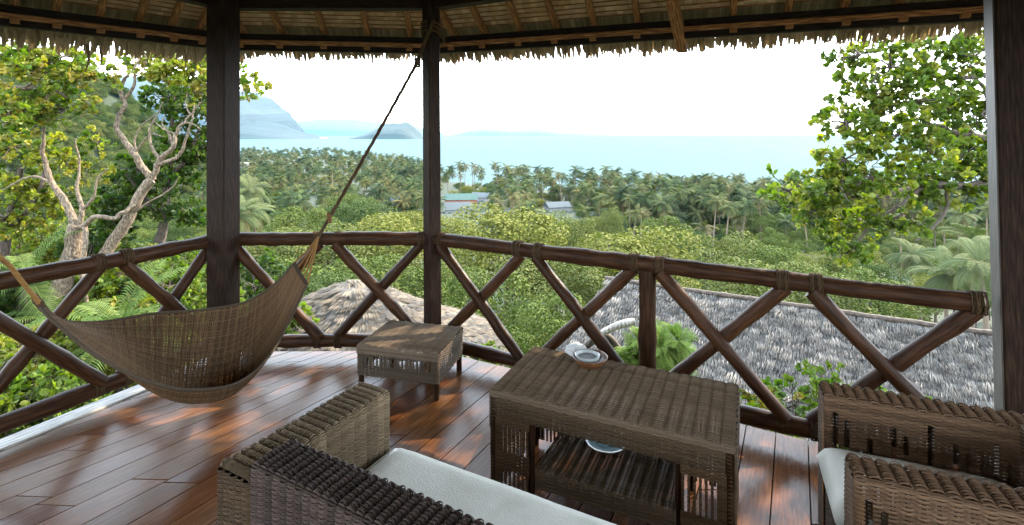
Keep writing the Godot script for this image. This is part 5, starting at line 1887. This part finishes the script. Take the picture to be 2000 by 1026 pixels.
func small_plants():
	rng.seed = 951
	var fine := palm_crown(850, 70, 0.24, 12, 0.005, Color(0.16, 0.26, 0.05), Color(0.22, 0.32, 0.07), 0.8)
	for q in [[1248, 712, 4.8, 1.05, "fine-leaved bright green shrub left of the railing's centre post"], [1310, 706, 4.8, 1.25, "fine-leaved bright green shrub right of the railing's centre post"]]:
		var c := spot(q[0], q[1], q[2])
		var gy := ground(c.x, c.z)
		var o := thing("fine_leaved_shrub", q[4], "shrub", Vector3(c.x, gy, c.z))
		var b := Mb.new()
		for k in 5:
			b.tube(PackedVector3Array([Vector3(rr(-0.06, 0.06), -0.1, rr(-0.06, 0.06)), Vector3(rr(-0.03, 0.03), c.y - gy, rr(-0.03, 0.03))]), taper(2, 0.012, 0.008), 5, Color.WHITE)
		obj("stems", b.done(), M.dark_bark, o)
		for k in 9:
			obj("leaf_plume", fine, M.frond, o, Transform3D(Basis(Vector3.UP, k * 1.3).scaled(Vector3(0.7, 1.0, 0.7) * q[3] * 0.85), Vector3(rr(-0.13, 0.13), c.y - gy - 0.22 + k * 0.055, rr(-0.13, 0.13))))
	var low := [[1500, 790, 4.2, "yellow-tinged leafy plant at the foot of the right railing"], [1560, 775, 4.5, "leafy green plant under the grey roof's eave"], [1620, 755, 4.6, "small green plant against the grey thatch left of the armchair"], [1460, 800, 4.0, "low plant with reddish tips beside the table's right end"], [930, 700, 4.6, "low green plant at the deck edge beside the stool"], [1600, 905, 3.2, "low green plant at the deck edge before the armchair"], [1760, 800, 4.2, "small pale green plant behind the armchair"]]
	for i in low.size():
		var q: Array = low[i]
		var c := spot(q[0], q[1], q[2])
		var base := Vector3(c.x, minf(ground(c.x, c.z), c.y - 0.3), c.z)
		var o := thing("leafy_plant", q[3], "plant", base)
		var lm := []
		for k in 3:
			lm.append([[base, base.lerp(c, 0.6) + Vector3(rr(-0.05, 0.05), 0, rr(-0.05, 0.05)), c + Vector3(rr(-0.12, 0.12), 0.02, rr(-0.1, 0.1))], 0.012, 0.004, "stem"])
		spray_tree(o, lm, [[c, 0.2, 16], [c + Vector3(rr(-0.15, 0.15), -0.12, rr(-0.1, 0.1)), 0.2, 12]], M.dark_bark, [Color(0.15, 0.2, 0.045), Color(0.24, 0.18, 0.06) if i in [0, 3] else Color(0.11, 0.18, 0.04)], 28, 0.6)


# ------------------------------------------------------------------ village
func house(label: String, at: Vector3, turn: float, w: float, d: float, h: float, rise: float, wall: Material, tin: Material):
	var o := thing("house", label, "house", at, turn)
	var b := Mb.new()
	b.box(Transform3D(Basis.IDENTITY, Vector3(0, h / 2, 0)), Vector3(w, h, d), 0.03, Color.WHITE)
	obj("wall", b.done(), wall, o)
	b = Mb.new()
	var e := 0.5
	var A := Vector3(-w / 2 - e, h + 0.02, d / 2 + e)
	var B := Vector3(w / 2 + e, h + 0.02, d / 2 + e)
	var C := Vector3(w / 2 + e, h + rise, 0)
	var D := Vector3(-w / 2 - e, h + rise, 0)
	var E := Vector3(w / 2 + e, h + 0.02, -d / 2 - e)
	var F := Vector3(-w / 2 - e, h + 0.02, -d / 2 - e)
	b.quad(A, B, C, D, Color.WHITE)
	b.quad(E, F, D, C, Color.WHITE)
	b.tri(B, E, C, Color.WHITE)
	b.tri(F, A, D, Color.WHITE)
	b.quad(F, E, B, A, Color.WHITE)
	obj("roof", b.done(), tin, o)
	var n := maxi(1, int(w / 3.2))
	for i in n:
		var x := -w / 2 + (i + 0.5) * w / n
		b = Mb.new()
		b.box(Transform3D(Basis.IDENTITY, Vector3(x, h * 0.55, d / 2 + 0.02)), Vector3(1.2, 1.3, 0.08), 0.01, Color.WHITE)
		var win := obj("window", b.done(), M.plaster, o)
		b = Mb.new()
		b.box(Transform3D(Basis.IDENTITY, Vector3(x, h * 0.55, d / 2 + 0.06)), Vector3(0.95, 1.05, 0.04), 0.005, Color.WHITE)
		obj("pane", b.done(), M.pane, win)


func village():
	place_house("long house with green tin roof right of the middle post", 900, 378, 228, 0.1, 14.0, 8.0, 4.2, 2.4, M.red_wall, M.tin_green)
	place_house("house with grey-green tin roof in front of the long house", 894, 395, 205, 0.15, 10.0, 7.0, 3.2, 2.6, M.plaster, M.tin_grey)
	place_house("house with pale tin roof at the right end of the long house", 940, 376, 240, -0.4, 8.0, 7.0, 4.0, 2.0, M.plaster, M.tin_grey)
	place_house("white house by the olive tree before the palm grove", 1088, 394, 206, 0.3, 9.0, 7.0, 4.4, 1.8, M.plaster, M.tin_grey)
	place_house("house with grey roof left of the middle post", 782, 381, 215, 0.4, 8.0, 7.0, 3.0, 2.0, M.plaster, M.tin_grey)
	place_house("tall white building beside the left post", 474, 317, 330, 0.0, 5.5, 6.0, 8.0, 0.6, M.plaster, M.plaster)
	place_house("small white house in the woods right of the left post", 532, 370, 250, 0.6, 5.0, 5.0, 3.0, 1.5, M.plaster, M.tin_grey)
	place_house("pale tin-roofed shed below the small white house", 527, 392, 235, 0.2, 6.5, 5.0, 2.6, 1.3, M.plaster, M.tin_grey)


func place_house(label: String, x: float, y: float, d: float, turn: float, w: float, dd: float, h: float, rise: float, wall: Material, tin: Material):
	var p := spot(x, y, d)       # the middle of the roof's ridge
	house(label, Vector3(p.x, p.y - h - rise, p.z), turn, w, dd, h, rise, wall, tin)
